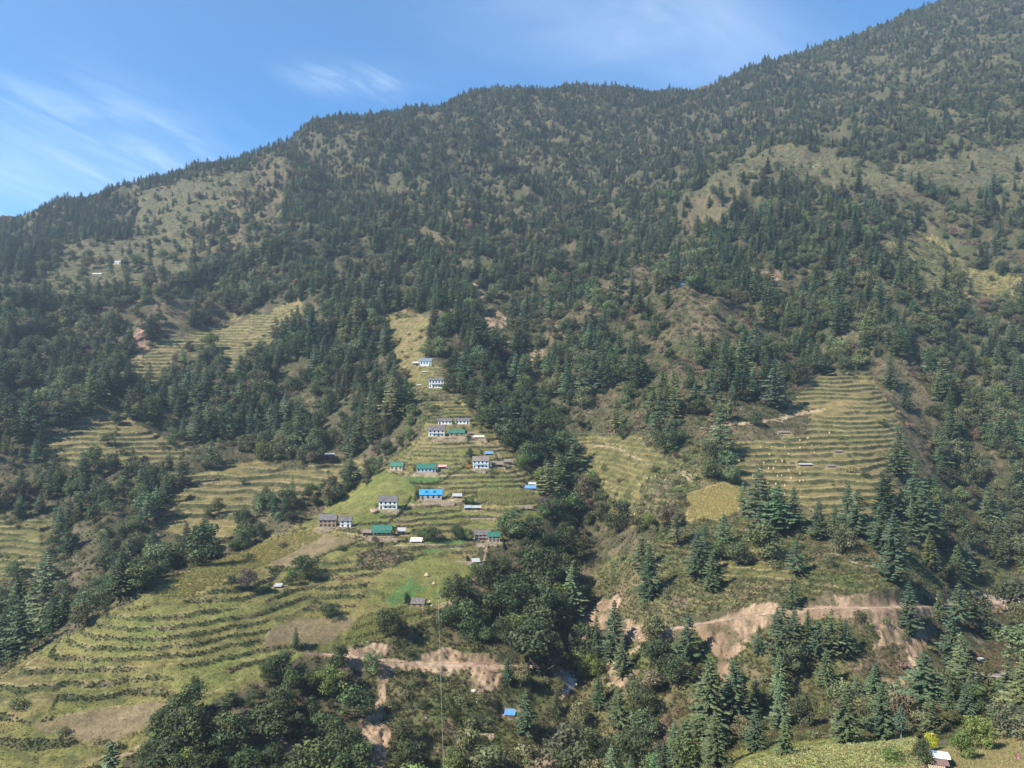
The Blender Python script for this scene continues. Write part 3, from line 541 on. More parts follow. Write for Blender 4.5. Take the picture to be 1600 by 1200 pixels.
# ---------------------------------------------------------------- foliage materials: tint comes from each plant, var from each leaf clump
def leafmat(name, trans=.25, base=None):
    m = bpy.data.materials.new(name); m.use_nodes = True; n, l, b = nodes(m); out = n['Material Output']
    ti = n.new('ShaderNodeAttribute'); ti.attribute_type = 'INSTANCER'; ti.attribute_name = 'tint'
    va = n.new('ShaderNodeAttribute'); va.attribute_name = 'var'
    vm = n.new('ShaderNodeVectorMath'); vm.operation = 'SCALE'; l.new(ti.outputs['Vector'], vm.inputs[0]); l.new(va.outputs['Fac'], vm.inputs['Scale'])
    l.new(vm.outputs[0], b.inputs['Base Color']); b.inputs['Roughness'].default_value = .62; b.inputs['Specular IOR Level'].default_value = .25
    tr = n.new('ShaderNodeBsdfTranslucent'); l.new(vm.outputs[0], tr.inputs[0])
    mx = n.new('ShaderNodeMixShader'); mx.inputs[0].default_value = trans; l.new(b.outputs[0], mx.inputs[1]); l.new(tr.outputs[0], mx.inputs[2]); l.new(mx.outputs[0], out.inputs[0])
    return m
MLEAF = leafmat('leaves'); MNEED = leafmat('needles', .15)
def noisy(name, c1, c2, scale, rough=.9, spec=.2, bump=.4, dist=.05, vor=False):
    m = mat(name, c1, rough, spec); n, l, b = nodes(m)
    tc_ = n.new('ShaderNodeTexCoord'); t = n.new('ShaderNodeTexVoronoi' if vor else 'ShaderNodeTexNoise'); t.inputs['Scale'].default_value = scale; l.new(tc_.outputs['Object'], t.inputs['Vector'])
    f = t.outputs['Color' if vor else 0]
    if vor:
        sx = n.new('ShaderNodeSeparateColor'); l.new(f, sx.inputs[0]); f = sx.outputs[0]
    else: t.inputs['Detail'].default_value = 6; t.inputs['Roughness'].default_value = .65
    r = n.new('ShaderNodeValToRGB'); r.color_ramp.elements[0].color = (*c1, 1); r.color_ramp.elements[1].color = (*c2, 1); r.color_ramp.elements[0].position = .3; r.color_ramp.elements[1].position = .7
    l.new(f, r.inputs[0]); l.new(r.outputs[0], b.inputs[0])
    bp_ = n.new('ShaderNodeBump'); bp_.inputs['Strength'].default_value = bump; bp_.inputs['Distance'].default_value = dist; l.new(f, bp_.inputs['Height']); l.new(bp_.outputs[0], b.inputs['Normal'])
    return m
MBARK = noisy('bark', (.06,.045,.035), (.17,.14,.115), 3)
MPALE = noisy('pale_bark', (.22,.19,.16), (.36,.32,.28), 2)
def quads_cloud(cs, nrm, sz, asp, rg, var):
    """many small leaf clumps: bent quads at centres cs with normals nrm"""
    V = []; Fc = []; va = []
    for c, nn, s in zip(cs, nrm, sz):
        nn = Vector(nn); 
        if nn.length < 1e-4: nn = Vector((0,0,1))
        nn.normalize(); u = nn.orthogonal().normalized(); w = nn.cross(u); a = rg.random()*6.28; u, w = u*math.cos(a)+w*math.sin(a), w*math.cos(a)-u*math.sin(a)
        c = Vector(c); k = len(V); p = s*asp
        j = [rg.uniform(.6, 1.15) for _ in range(4)]
        V += [c-u*s*j[0]-w*p*.3, c-w*p*j[1]*.8+u*s*.2, c+u*s*j[2]+nn*s*-.25, c+w*p*j[3]]
        Fc.append((k, k+1, k+2, k+3)); va.append(rg.uniform(*var))
    return V, Fc, va
def conifer_mesh(seed, h=1.0, lv=22, nb=9, R=.25, sz=.043, gaps=.1, droop=.22, bare=.09, tufts=5):
    rg = random.Random(seed); V = []; Fc = []; va = []
    lean = rg.uniform(-.015, .015)
    for i in range(lv):
        f = i/(lv-1); z = h*(bare+(1-bare)*(f**.93)); r = R*h*((1-f)**.72)*rg.uniform(.72, 1.15)+.010*h
        if f < .12: r *= .72+2*f
        n = max(3, int(nb*(1-.45*f))); a0 = rg.random()*6.28
        for b in range(n):
            if rg.random() < gaps and f < .9: continue
            a = a0+6.283*b/n+rg.uniform(-.3, .3); rb = r*rg.uniform(.70, 1.18); br = rg.uniform(.72, 1.25); zj = rg.uniform(-.026, .026)*h*(1-f)
            nt_ = max(2, int(tufts*(1-.5*f)+.5))
            for t in range(nt_):
                q = (t+.75)/nt_; d = rb*q
                zz_ = z + zj - droop*rb*q + .28*rb*max(q-.55, 0) + rg.uniform(-.010, .010)*h
                cx, cy = math.cos(a)*d+lean*f*h, math.sin(a)*d
                out_ = Vector((math.cos(a), math.sin(a), 0)); side = Vector((-math.sin(a), math.cos(a), 0))
                wd = sz*h*(1.15-.45*q)*rg.uniform(.8, 1.3)*(1-.45*f); ln = rb/nt_*.95+.012*h
                k = len(V); c = Vector((cx, cy, zz_)); tw = rg.uniform(-.5, .5)
                up = Vector((0, 0, 1))
                V += [c-out_*ln*.6, c-side*wd-up*(wd*(.42+tw*.5)), c+out_*ln*.75-up*ln*.15, c+side*wd-up*(wd*(.42-tw*.5))]
                Fc.append((k, k+1, k+2, k+3)); va.append(br*rg.uniform(.8, 1.2))
                if t >= 1 or f > .6:   # hanging sprays under and upright needles over the branch
                    k = len(V); hh = sz*h*rg.uniform(.45, .8)*(1-.3*f)
                    V += [c-out_*ln*.5-up*hh*.2, c-up*hh*.75+side*wd*.3, c+out_*ln*.7-up*hh*.1, c+up*hh*.55-side*wd*.2]
                    Fc.append((k, k+1, k+2, k+3)); va.append(br*rg.uniform(.7, 1.1))
    return V, Fc, va
def trunk_mb(h, r0, top=.93, limbs=0, seed=0, lean=0, fork=.4, spread=.3):
    rg = random.Random(seed); m = MB()
    m.tube([(0,0,-.06*h), (0,0,0), (lean*.3*h, 0, .35*h), (lean*h, 0, top*h)], [r0*1.35, r0, r0*.7, r0*.12], 7)
    for i in range(limbs):
        a = 6.283*i/limbs+rg.uniform(-.4, .4); z = h*rg.uniform(.22, .5); q = Vector((math.cos(a), math.sin(a), 0))*spread*h
        m.tube([(0,0,z), (q.x*.5, q.y*.5, z+.12*h), (q.x, q.y, z+rg.uniform(.2,.36)*h)], [r0*.5, r0*.34, r0*.1], 5)
    return m
def broad_mesh(seed, lobes=15, per=95, sz=.034, wide=.36, base=.24, flat=1.0):
    rg = random.Random(seed); L = []
    for i in range(lobes):
        a = rg.random()*6.283; f = rg.random(); z = base+(.86-base)*f; rr = wide*math.sqrt(max(.08, 1-((f-.38)/.72)**2))*rg.uniform(.35, .8)
        L.append((Vector((math.cos(a)*rr, math.sin(a)*rr, z)), rg.uniform(.105, .175)*(1.1-.3*f), rg.uniform(.72, 1.22)))
    L.append((Vector((0, 0, .84)), .13, 1.05)); L.append((Vector((0, 0, .55)), .2, .9))
    V = []; Fc = []; va = []
    for c, r, br in L:
        cs = []; nr = []; ss = []
        for k in range(int(per*(r/.14)**2)):
            z = rg.uniform(-.75, 1); a = rg.random()*6.283; q = math.sqrt(1-z*z); d = Vector((math.cos(a)*q, math.sin(a)*q, z*.85*flat))
            bump = 1+.22*math.sin(5*a+7*z+seed)+rg.uniform(-.18, .18)
            cs.append(c+d*r*bump); nr.append(d+Vector((rg.uniform(-.7,.7), rg.uniform(-.7,.7), rg.uniform(-.4,.8)))); ss.append(sz*rg.uniform(.6, 1.3))
        v, f, w = quads_cloud(cs, nr, ss, .75, rg, (br*.75, br*1.28)); k = len(V); V += v; Fc += [tuple(i+k for i in q) for q in f]; va += w
    return V, Fc, va
def shrub_mesh(seed, lobes=4, per=55, sz=.075):
    rg = random.Random(seed); V = []; Fc = []; va = []
    for i in range(lobes):
        a = rg.random()*6.283; c = Vector((math.cos(a)*.32*rg.random(), math.sin(a)*.32*rg.random(), rg.uniform(.25, .55))); r = rg.uniform(.24, .42); br = rg.uniform(.75, 1.25)
        cs = []; nr = []; ss = []
        for k in range(per):
            z = rg.uniform(-.6, 1); a = rg.random()*6.283; q = math.sqrt(1-z*z); d = Vector((math.cos(a)*q, math.sin(a)*q, z))
            cs.append(c+d*r*rg.uniform(.75, 1.2)); nr.append(d+Vector((rg.uniform(-.7,.7), rg.uniform(-.7,.7), rg.uniform(-.3,.8)))); ss.append(sz*rg.uniform(.6, 1.4))
        v, f, w = quads_cloud(cs, nr, ss, .7, rg, (br*.7, br*1.3)); k = len(V); V += v; Fc += [tuple(i+k for i in q) for q in f]; va += w
    return V, Fc, va
def blades_mesh(seed, n=16, w=.09):
    rg = random.Random(seed); V = []; Fc = []; va = []
    for i in range(n):
        a = rg.random()*6.283; r = rg.uniform(0, .5); x, y = math.cos(a)*r, math.sin(a)*r; b = rg.random()*6.283; hgt = rg.uniform(.5, 1); dx, dy = math.cos(b)*w, math.sin(b)*w; lx, ly = rg.uniform(-.3, .3), rg.uniform(-.3, .3)
        k = len(V); V += [(x-dx, y-dy, -.1), (x+dx, y+dy, -.1), (x+dx*.8+lx*.5, y+dy*.8+ly*.5, hgt*.6), (x+lx, y+ly, hgt), (x-dx*.8+lx*.5, y-dy*.8+ly*.5, hgt*.6)]
        Fc.append((k, k+1, k+2, k+3, k+4)); va.append(rg.uniform(.7, 1.35))
    return V, Fc, va
def corn_mesh(seed):
    rg = random.Random(seed); m = MB(); m.tube([(0,0,-.1), (.02,0,.55), (.03,.01,1)], [.012, .01, .004], 4, False); V, Fc = m.V, m.F; va = [1.0]*len(Fc)
    for i in range(9):
        z = .12+.085*i; a = i*2.4+rg.uniform(-.4, .4); d = Vector((math.cos(a), math.sin(a), 0)); s = Vector((-d.y, d.x, 0))*.028; L = rg.uniform(.24, .36)
        p = [Vector((0,0,z)), Vector((0,0,z+.12))+d*L*.45, Vector((0,0,z+.02))+d*L]
        k = len(V); V += [tuple(v) for v in (p[0]-s*.5, p[0]+s*.5, p[1]+s, p[2], p[1]-s)]; Fc.append((k, k+1, k+2, k+3, k+4)); va.append(rg.uniform(.75, 1.3))
    for i in range(4):
        a = rg.random()*6.28; k = len(V); V += [(.02,0,.95), (.04,0,.96), (.03+math.cos(a)*.06, math.sin(a)*.06, 1.08)]; Fc.append((k, k+1, k+2)); va.append(1.7)
    return V, Fc, va
def proto(name, crown, trunk, m, bark=MBARK):
    """returns (crown mesh, trunk mesh, joined object kept for the dense stand)"""
    cm = mesh('crown', *crown[:2], m, var=crown[2], link=False); 
    if trunk is None: return cm, None, cm
    tm = mesh('trunk', trunk.V, trunk.F, bark, link=False)
    k = len(crown[0]); V = list(crown[0])+trunk.V; Fs = list(crown[1])+[tuple(i+k for i in f) for f in trunk.F]
    j = mesh(name, V, Fs, [m, bark], var=list(crown[2])+[1]*len(trunk.F), link=False)
    mi = np.zeros(len(Fs), np.int32); mi[len(crown[1]):] = 1; j.data.polygons.foreach_set('material_index', mi)
    return cm, tm, j
CON = [proto('conifer', conifer_mesh(s, R=R, gaps=g, bare=b), trunk_mb(1, .016), MNEED) for s, R, g, b in ((1,.27,.05,.05), (2,.30,.10,.08), (3,.24,.06,.06), (4,.33,.14,.10))]
CON += [proto('conifer', conifer_mesh(5, R=.30, gaps=.18, bare=.22, lv=15, nb=7, sz=.06, tufts=5), trunk_mb(1, .018), MNEED), proto('conifer', conifer_mesh(6, R=.27, gaps=.25, bare=.14, lv=17, nb=8, sz=.05, tufts=5), trunk_mb(1, .016), MNEED)]
BRO = [proto('broadleaf_tree', broad_mesh(s, wide=w), trunk_mb(1, .022, .8, 5, s), MLEAF) for s, w in ((11,.38), (12,.33), (13,.44), (14,.36))]
SHR = [proto('shrub', shrub_mesh(s, l), None, MLEAF) for s, l in ((21,3), (22,4), (23,5))]
TUF = [proto('grass', blades_mesh(s), None, MLEAF) for s in (31, 32)]
CRN = [proto('corn', corn_mesh(s), None, MLEAF) for s in (41, 42, 43)]
def stuff(name, protos, pts, sc, rz, tint, label, cat):
    """one object: the protos repeated on points (position, scale, turn, tint)"""
    n = len(pts)
    if n == 0: return
    me = bpy.data.meshes.new(name); me.vertices.add(n); me.vertices.foreach_set('co', np.asarray(pts, np.float32).ravel())
    for nm, ty, dat in (('sc', 'FLOAT_VECTOR', sc), ('tint', 'FLOAT_VECTOR', tint)):
        a = me.attributes.new(nm, ty, 'POINT'); a.data.foreach_set('vector', np.asarray(dat, np.float32).ravel())
    rot = np.zeros((n, 3), np.float32); rot[:, 2] = rz; a = me.attributes.new('rot', 'FLOAT_VECTOR', 'POINT'); a.data.foreach_set('vector', rot.ravel())
    a = me.attributes.new('pick', 'INT', 'POINT'); a.data.foreach_set('value', (np.arange(n) % len(protos)).astype(np.int32))
    o = bpy.data.objects.new(name, me); COL.objects.link(o); o['kind'] = 'stuff'; tag(o, label, cat)
    ng = bpy.data.node_groups.new(name, 'GeometryNodeTree'); ng.interface.new_socket('Geometry', in_out='INPUT', socket_type='NodeSocketGeometry'); ng.interface.new_socket('Geometry', in_out='OUTPUT', socket_type='NodeSocketGeometry')
    gi = ng.nodes.new('NodeGroupInput'); go = ng.nodes.new('NodeGroupOutput'); ip = ng.nodes.new('GeometryNodeInstanceOnPoints'); jn = ng.nodes.new('GeometryNodeJoinGeometry')
    for p in reversed(protos):
        oi = ng.nodes.new('GeometryNodeObjectInfo'); oi.inputs['Object'].default_value = p; oi.inputs['As Instance'].default_value = True; ng.links.new(oi.outputs['Geometry'], jn.inputs[0])
    def named(nm, dt):
        q = ng.nodes.new('GeometryNodeInputNamedAttribute'); q.data_type = dt; q.inputs['Name'].default_value = nm; return [s for s in q.outputs if s.enabled][0]
    ng.links.new(gi.outputs[0], ip.inputs['Points']); ng.links.new(jn.outputs[0], ip.inputs['Instance']); ip.inputs['Pick Instance'].default_value = True
    ng.links.new(named('pick', 'INT'), ip.inputs['Instance Index']); ng.links.new(named('sc', 'FLOAT_VECTOR'), ip.inputs['Scale']); ng.links.new(named('rot', 'FLOAT_VECTOR'), ip.inputs['Rotation'])
    ng.links.new(ip.outputs[0], go.inputs[0])
    md = o.modifiers.new('plants', 'NODES'); md.node_group = ng
    return o
# ---------------------------------------------------------------- scatter the wild plants over the slope
def sample(n, ymin, ymax, p0=-220, p1=1820):
    px = rng.uniform(p0, p1, n); y = np.sqrt(rng.uniform(ymin**2, ymax**2, n)); fx, fy = fidx(px, y)
    z = bil(Z, fx, fy); x = (px-800)/F*y; py = 600-F*z/y; return px, py, x, y, z, fx, fy
def thin(x, y, cell):
    key = np.floor(x/cell).astype(np.int64)*100003+np.floor(y/cell).astype(np.int64); _, i = np.unique(key, return_index=True); return i
AREA = lambda y0, y1, p0=-220, p1=1820: (p1-p0)/F*(y1*y1-y0*y0)/2
def jit(n, base, dv, dh):
    base = np.array(base)*1.24
    b = np.array(base)[None]*(1+dv*rng.normal(size=(n, 1))).clip(.55, 1.6); return (b*(1+dh*rng.normal(size=(n, 3)))).clip(.008, .6)
houses_xy = np.array([(p.x, p.y+3, max(h[3]*k*.5, 2)+3.5) for h, (p, k) in zip(HOUSES, PLACED)]+[(NEAR[0].x, NEAR[0].y+2, 5)])
def clear(x, y, extra=0):
    ok = np.ones(len(x), bool)
    for hx, hy, r in houses_xy: ok &= (x-hx)**2+(y-hy)**2 > (r+extra)**2
    return ok
def scatter(R, y0, y1, hmean, hsd, cell, ybias=0):
    dmax = 3.0; n = int(AREA(y0, y1)*dmax/100); px, py, x, y, z, fx, fy = sample(n, y0, y1)
    w6 = 6*noise(x/22, y/22, 91); cl6 = np.clip(.85+(2.0-.6*sst(900, 1300, y))*noise(x/42, y/42, 93+int(hmean))+.8*noise(x/16, y/16, 94), .10, 2.6); cl6 = np.where(np.isin(rast(ZN, px, py), [6, 7]), 1., cl6); d = rast(R, px+w6, py+w6*.6)*cl6*(1+.55*sst(1100, 1500, y))
    ok = (rng.random(n)*dmax < d) & clear(x, y)
    for (hs, (hp_, hk)) in zip(HOUSES, PLACED):    # nothing tall stands on the open ground before a house
        top = hs[2]-hs[4]-hs[5]-2; tp = 600-F*(z+hmean*1.5)/y; near_ = (y < hp_.y+2) & (y > hp_.y-150) & (np.abs(px-hs[1]) < hs[3]/2+2+.16*hmean*F/y) & (tp < hs[2]-1) & (py > top)
        ok &= ~near_
    s = np.flatnonzero(ok); s = s[thin(x[s], y[s], cell)]
    h = np.clip(hmean*(1+hsd*rng.normal(size=len(s))), hmean*.4, hmean*1.7)*(1+.25*noise(x[s]/60, y[s]/60, 97))*np.where(np.isin(rast(ZN, px[s], py[s]), [6, 12]), .70 if hmean < 15 else .60, 1)*np.where(np.isin(rast(ZN, px[s], py[s]), [5]), .72, 1)*(1-.36*sst(1050, 1600, y[s]))
    tmid = (z[s]+h*.7)/y[s]; mt = bil(MAXT, fx[s], np.maximum(fy[s]-3, 0)); vis = (tmid > mt) & (px[s] > -12) & (px[s] < 1612) & (py[s] > -8) & (600-F*(z[s]+h)/y[s] < 1200)
    return dict(px=px[s], py=py[s], x=x[s], y=y[s], z=z[s], h=h, vis=vis, zn=rast(ZN, px[s], py[s]), key=np.where(vis, h/y[s], 0))
Y0, Y1 = 200., 2150.
SCt = scatter(DC*.66, Y0, Y1, 23.0, .30, 6.6)
SBt = scatter(DB*.72, Y0, Y1, 13.5, .36, 6.0)
SSt = scatter(DS, Y0, Y1, 3.3, .42, 2.2)
def tint_for(kind, D):
    n = len(D['x']); g = noise(D['x']/55, D['y']/55, 101)
    if kind == 'c':
        t = jit(n, (.072,.104,.053), .28, .06); m = sst(.1, .5, g+.25*rng.normal(size=n))[:, None]; t = t*(1-m)+jit(n, (.108,.126,.052), .25, .06)*m
    elif kind == 'b':
        t = jit(n, (.086,.106,.046), .28, .07); m = sst(.0, .5, g+.3*rng.normal(size=n))[:, None]; t = t*(1-m)+jit(n, (.128,.126,.060), .25, .08)*m
        gz = np.isin(D['zn'], [6, 7])[:, None]; t = np.where(gz, jit(n, (.058,.080,.032), .22, .05), t); r = rng.random(n)[:, None]; t = np.where(r < .022, jit(n, (.150,.108,.072), .2, .05), t); t = np.where(r > .975, jit(n, (.105,.130,.035), .15, .05), t)
    else:
        t = jit(n, (.085,.098,.040), .25, .07); m = sst(-.2, .5, g+.4*rng.normal(size=n))[:, None]; t = t*(1-m)+jit(n, (.150,.138,.070), .22, .06)*m
        br = np.isin(rast(G, D['px'], D['py']), [1, 3, 16]); r = rng.random(n); t = np.where((br & (r < .6))[:, None], jit(n, (.175,.122,.084), .22, .06), t)
    return t
MINH = 300
def place_tree(name, pr, p, h, w, rz, tint, label, cat, group, m=0):
    t = thing(name, label, cat, p, rz, group); cm, tm = pr[0].data, pr[1].data
    for nm, me in (('crown', cm), ('trunk', tm)):
        o = bpy.data.objects.new(nm, me); COL.objects.link(o); o.parent = t; o.scale = (h*w, h*w, h)
        if nm == 'crown': o['tint'] = [float(v) for v in tint]
    return t
# ---------------------------------------------------------------- trees one can single out: foot px, py, height px, width, kind, tint, label
HERO = [
 (960,1028,90,1.0,'c',0,'tall conifer standing against the pale orange landslip left of the road bend'),
 (973,1056,60,1.05,'c',1,'mid sized conifer just in front and right of the tall one at the pale landslip'),
 (931,1030,46,1.0,'c',0,'small conifer left of the tall one at the pale landslip'),
 (932,990,28,1.0,'c',0,'smallest conifer beside the pale landslip, upper left of the tall one'),
 (1075,1036,80,1.0,'c',0,'slender conifer rising over the dirt road between grass patch and landslip'),
 (1003,902,74,1.1,'c',1,'conifer at the top of the pair on the grass left of the light terraces'),
 (1015,936,84,1.0,'c',0,'conifer at the foot of the pair on the grass left of the light terraces'),
 (1092,905,78,1.1,'c',0,'left conifer of the dense clump casting a long shadow on the light terraces'),
 (1112,924,66,1.0,'c',1,'front conifer of the dense clump casting a long shadow on the light terraces'),
 (1102,880,62,1.1,'c',0,'rear conifer of the dense clump casting a long shadow on the light terraces'),
 (1131,852,50,1.0,'c',0,'lone conifer just above and right of the dense clump, below the yellow field'),
 (1186,852,68,.95,'c',0,'first conifer from the left in the row below the striped terraces'),
 (1212,822,60,1.0,'c',1,'second conifer from the left in the row below the striped terraces'),
 (1241,824,64,.95,'c',0,'third conifer from the left in the row below the striped terraces'),
 (1279,842,64,1.15,'c',0,'broad fourth conifer in the row below the striped terraces'),
 (1304,842,54,1.1,'c',1,'fifth and last conifer in the row below the striped terraces'),
 (1243,900,60,.95,'c',0,'conifer standing right beside the lightly striped small terraces'),
 (1238,952,52,1.1,'c',1,'conifer just above the dirt road below the small light terraces'),
 (1215,994,46,1.1,'c',0,'left conifer of the three huddled just below the dirt road'),
 (1241,998,52,1.0,'c',0,'middle conifer of the three huddled just below the dirt road'),
 (1262,996,44,1.1,'c',1,'right conifer of the three huddled just below the dirt road'),
 (1186,1022,46,.9,'c',0,'small conifer on the eroded strip left of the huddled three'),
 (1278,1032,64,1.0,'c',0,'front left conifer of the dark clump above the lone slope conifer'),
 (1300,1024,72,1.0,'c',1,'tallest conifer of the dark clump above the lone slope conifer'),
 (1322,1024,58,1.1,'c',0,'right conifer of the dark clump above the lone slope conifer'),
 (1292,1076,64,1.0,'c',1,'lone conifer on the brown slope under the dark clump'),
 (1421,990,84,.95,'c',0,'tall conifer with a dark shadow in front of the reddish road cut'),
 (1468,972,50,.8,'c',1,'thin small conifer between two tall ones on the grey gravel'),
 (1499,980,72,.95,'c',0,'upper conifer of the tall column before the grey gravel'),
 (1487,1040,92,.95,'c',0,'lower conifer of the tall column before the grey gravel'),
 (1546,998,50,1.1,'c',1,'conifer with a visible bare stem on the edge of the gravel flat'),
 (1404,746,84,1.0,'c',1,'lone tall conifer at the right end of the striped terraces'),
 (1396,910,112,1.0,'c',0,'tallest conifer on the slope right of the grassy meadow'),
 (1378,862,80,1.1,'c',0,'dark conifer just behind the tallest one right of the meadow'),
 (1446,852,106,1.0,'c',0,'tall conifer below the brown strip at the right forest edge'),
 (1424,850,70,1.0,'c',1,'conifer wedged left of the tall one below the brown strip'),
 (1472,862,78,1.05,'c',0,'conifer wedged right of the tall one below the brown strip'),
 (1495,912,62,1.0,'c',1,'slender conifer above the gravel at the end of the small trail'),
 (1378,1157,94,1.05,'c',0,'tall conifer rising over the far edge of the maize field'),
 (1322,1164,92,1.05,'c',1,'conifer left of the tall one over the far edge of the maize field'),
 (1444,1138,122,1.15,'p',1,'big conifer with a pale bare trunk beside the small yellow tree'),
 (1408,1160,60,.8,'p',0,'thin pole like conifer between the maize field and the pale trunked tree'),
 (1108,1150,122,1.15,'c',1,'biggest conifer of the clump right of the reddish brown mound'),
 (1146,1132,104,1.1,'c',0,'second biggest conifer of the clump right of the reddish brown mound'),
 (1118,1200,88,1.1,'c',1,'lowest conifer of the clump near the bottom edge left of the maize field'),
 (1053,1205,70,1.0,'c',0,'small pointed conifer on the bottom edge below the clump'),
 (966,1142,70,.95,'c',1,'conifer standing left of the reddish brown mound'),
 (821,1150,74,1.0,'c',0,'conifer beside the blue tarpaulin hut'),
 (793,1068,46,.9,'c',0,'small conifer at the end of the left dirt road'),
 (463,1014,34,.9,'c',0,'small conifer on the corner of the ploughed field below the village'),
 (1228,1190,74,1.1,'c',1,'conifer left of the maize field on the bottom edge'),
 (1180,1175,66,1.1,'c',0,'conifer between the big clump and the maize field'),
 (1510,1090,74,1.2,'c',1,'broad light green pine right of the pale trunked tree'),
 (1575,1095,64,1.2,'c',1,'pine at the right edge above the near green slope'),
 (586,562,12,1.0,'c',1,'tiny bright young conifer lit inside the dark ravine head'),
 (825,1052,92,1.25,'b',0,'great round dark tree at the mouth of the ravine'),
 (862,1060,74,1.1,'b',1,'dark tree right of the great round one at the mouth of the ravine'),
 (885,1212,88,1.25,'b',3,'large olive grey tree on the bottom edge below the ravine'),
 (985,1205,74,1.2,'b',0,'dense green tree on the bottom edge left of the pointed conifer'),
 (1025,1040,50,1.6,'b',0,'wide dark bushy tree under the slender conifer below the road'),
 (1060,1070,46,1.5,'b',0,'dark bushy tree in the hollow below the grass patch'),
 (660,846,24,1.5,'b',2,'leafy green tree right of the narrow crooked shed in the village'),
 (677,846,24,1.4,'b',0,'leafy dark tree left of the gap between the two village tree pairs'),
 (712,842,25,1.3,'b',0,'dark leafy tree left of the paired stone houses'),
 (728,845,20,1.5,'b',2,'low bright leafy tree touching the paired stone houses'),
 (586,852,17,1.1,'b',4,'reddish dark bush below the walled stone yard'),
 (477,905,40,1.5,'b',0,'large dark tree on the terraces under the ploughed field'),
 (455,915,28,1.2,'b',2,'green bush at the left foot of the large dark terrace tree'),
 (385,918,32,1.5,'b',4,'grey brown bushy tree left of the small pale roofed terrace shelter'),
 (362,918,22,1.2,'b',0,'dark bush at the left end of the terrace thicket below the yellow field'),
 (515,965,24,1.7,'b',0,'dark round bush left of the ploughed patch by the stone hut'),
 (735,790,16,1.2,'b',2,'bright green bush right of the small plank shed'),
 (727,787,11,1.3,'b',0,'small dark bush between the plank shed and the bright green bush'),
 (735,716,18,1.2,'b',0,'dark bush just left above the orange flower patch'),
 (742,902,24,1.2,'b',2,'green bush under the grey roofed shed at the forest edge'),
 (641,690,26,.9,'b',2,'bright green narrow tree left of the upper white houses'),
 (590,712,26,1.0,'b',4,'pale pinkish bare tree in the forest left of the village'),
 (925,762,30,1.2,'b',2,'bright green tree at the edge of the ravine below the open slope'),
 (850,800,26,1.3,'b',4,'brownish tree beside the upper right corner of the village fields'),
 (820,735,30,1.3,'b',2,'yellow green tree beside the path at the end of the upper yard'),
 (700,612,22,1.3,'b',0,'dark tree below the tall white house at the ravine edge'),
 (1457,1172,30,1.15,'b',5,'small bright yellow tree beside the white roofed shed'),
 (1532,1172,56,1.2,'b',6,'yellow green leafy tree right of the near shed'),
 (1502,1186,52,1.1,'b',2,'feathery light green tree directly behind the near shed'),
 (1440,1196,44,1.1,'b',0,'dense dark green tree left of the near shed'),
 (1398,1206,42,1.4,'b',2,'soft bright green bush on the bottom edge inside the maize field'),
 (1575,1155,58,1.4,'b',3,'grey green tree at the right edge over the near slope'),
 (1285,1068,0,1,'x',0,''),
]
HT = {('c',0):(.068,.102,.055), ('c',1):(.092,.120,.056), ('p',0):(.065,.110,.072), ('p',1):(.082,.128,.066), ('b',0):(.058,.082,.036), ('b',1):(.066,.084,.048), ('b',2):(.115,.165,.050), ('b',3):(.115,.122,.072), ('b',4):(.150,.112,.088), ('b',5):(.330,.330,.035), ('b',6):(.135,.170,.045)}
PINE = proto('pine', conifer_mesh(9, R=.25, bare=.42, lv=13, sz=.045, gaps=.15, tufts=6), trunk_mb(1, .02), MNEED, MPALE)
hero_xy = []
for i, (px, py, hp, w, kd, tn, lab) in enumerate(HERO):
    if kd == 'x': continue
    p = ground(px, min(py, 1197)); 
    if py > 1197: p = ground(px, py)
    h = hp*p.y/F; hero_xy.append((p.x, p.y, h))
    pr = {'c': CON, 'b': BRO, 'p': [PINE]}[kd]; pr = pr[i % len(pr)]
    nm = {'c': 'conifer', 'b': 'broadleaf_tree', 'p': 'pine_tree'}[kd]
    if kd == 'b' and h < 8: nm = 'bush'
    place_tree(nm, pr, p-Vector((0,0,.15)), h, w*(1 if kd != 'b' else .95), rng.random()*6.28, np.array(HT[(kd, tn)])*rng.uniform(1.0, 1.2), lab, {'conifer': 'conifer', 'broadleaf_tree': 'tree', 'pine_tree': 'pine', 'bush': 'bush'}[nm], None)
def unhero(D, hh):
    ok = np.ones(len(D['x']), bool)
    for hx, hy, h in hero_xy: ok &= (D['x']-hx)**2+((D['y']-hy))**2 > (hh+.17*h)**2
    return {k: v[ok] for k, v in D.items()}
SCt, SBt, SSt = unhero(SCt, 2.5), unhero(SBt, 2.5), unhero(SSt, .5)
print('conifers', len(SCt['x']), 'broadleaf', len(SBt['x']), 'shrubs', len(SSt['x']))
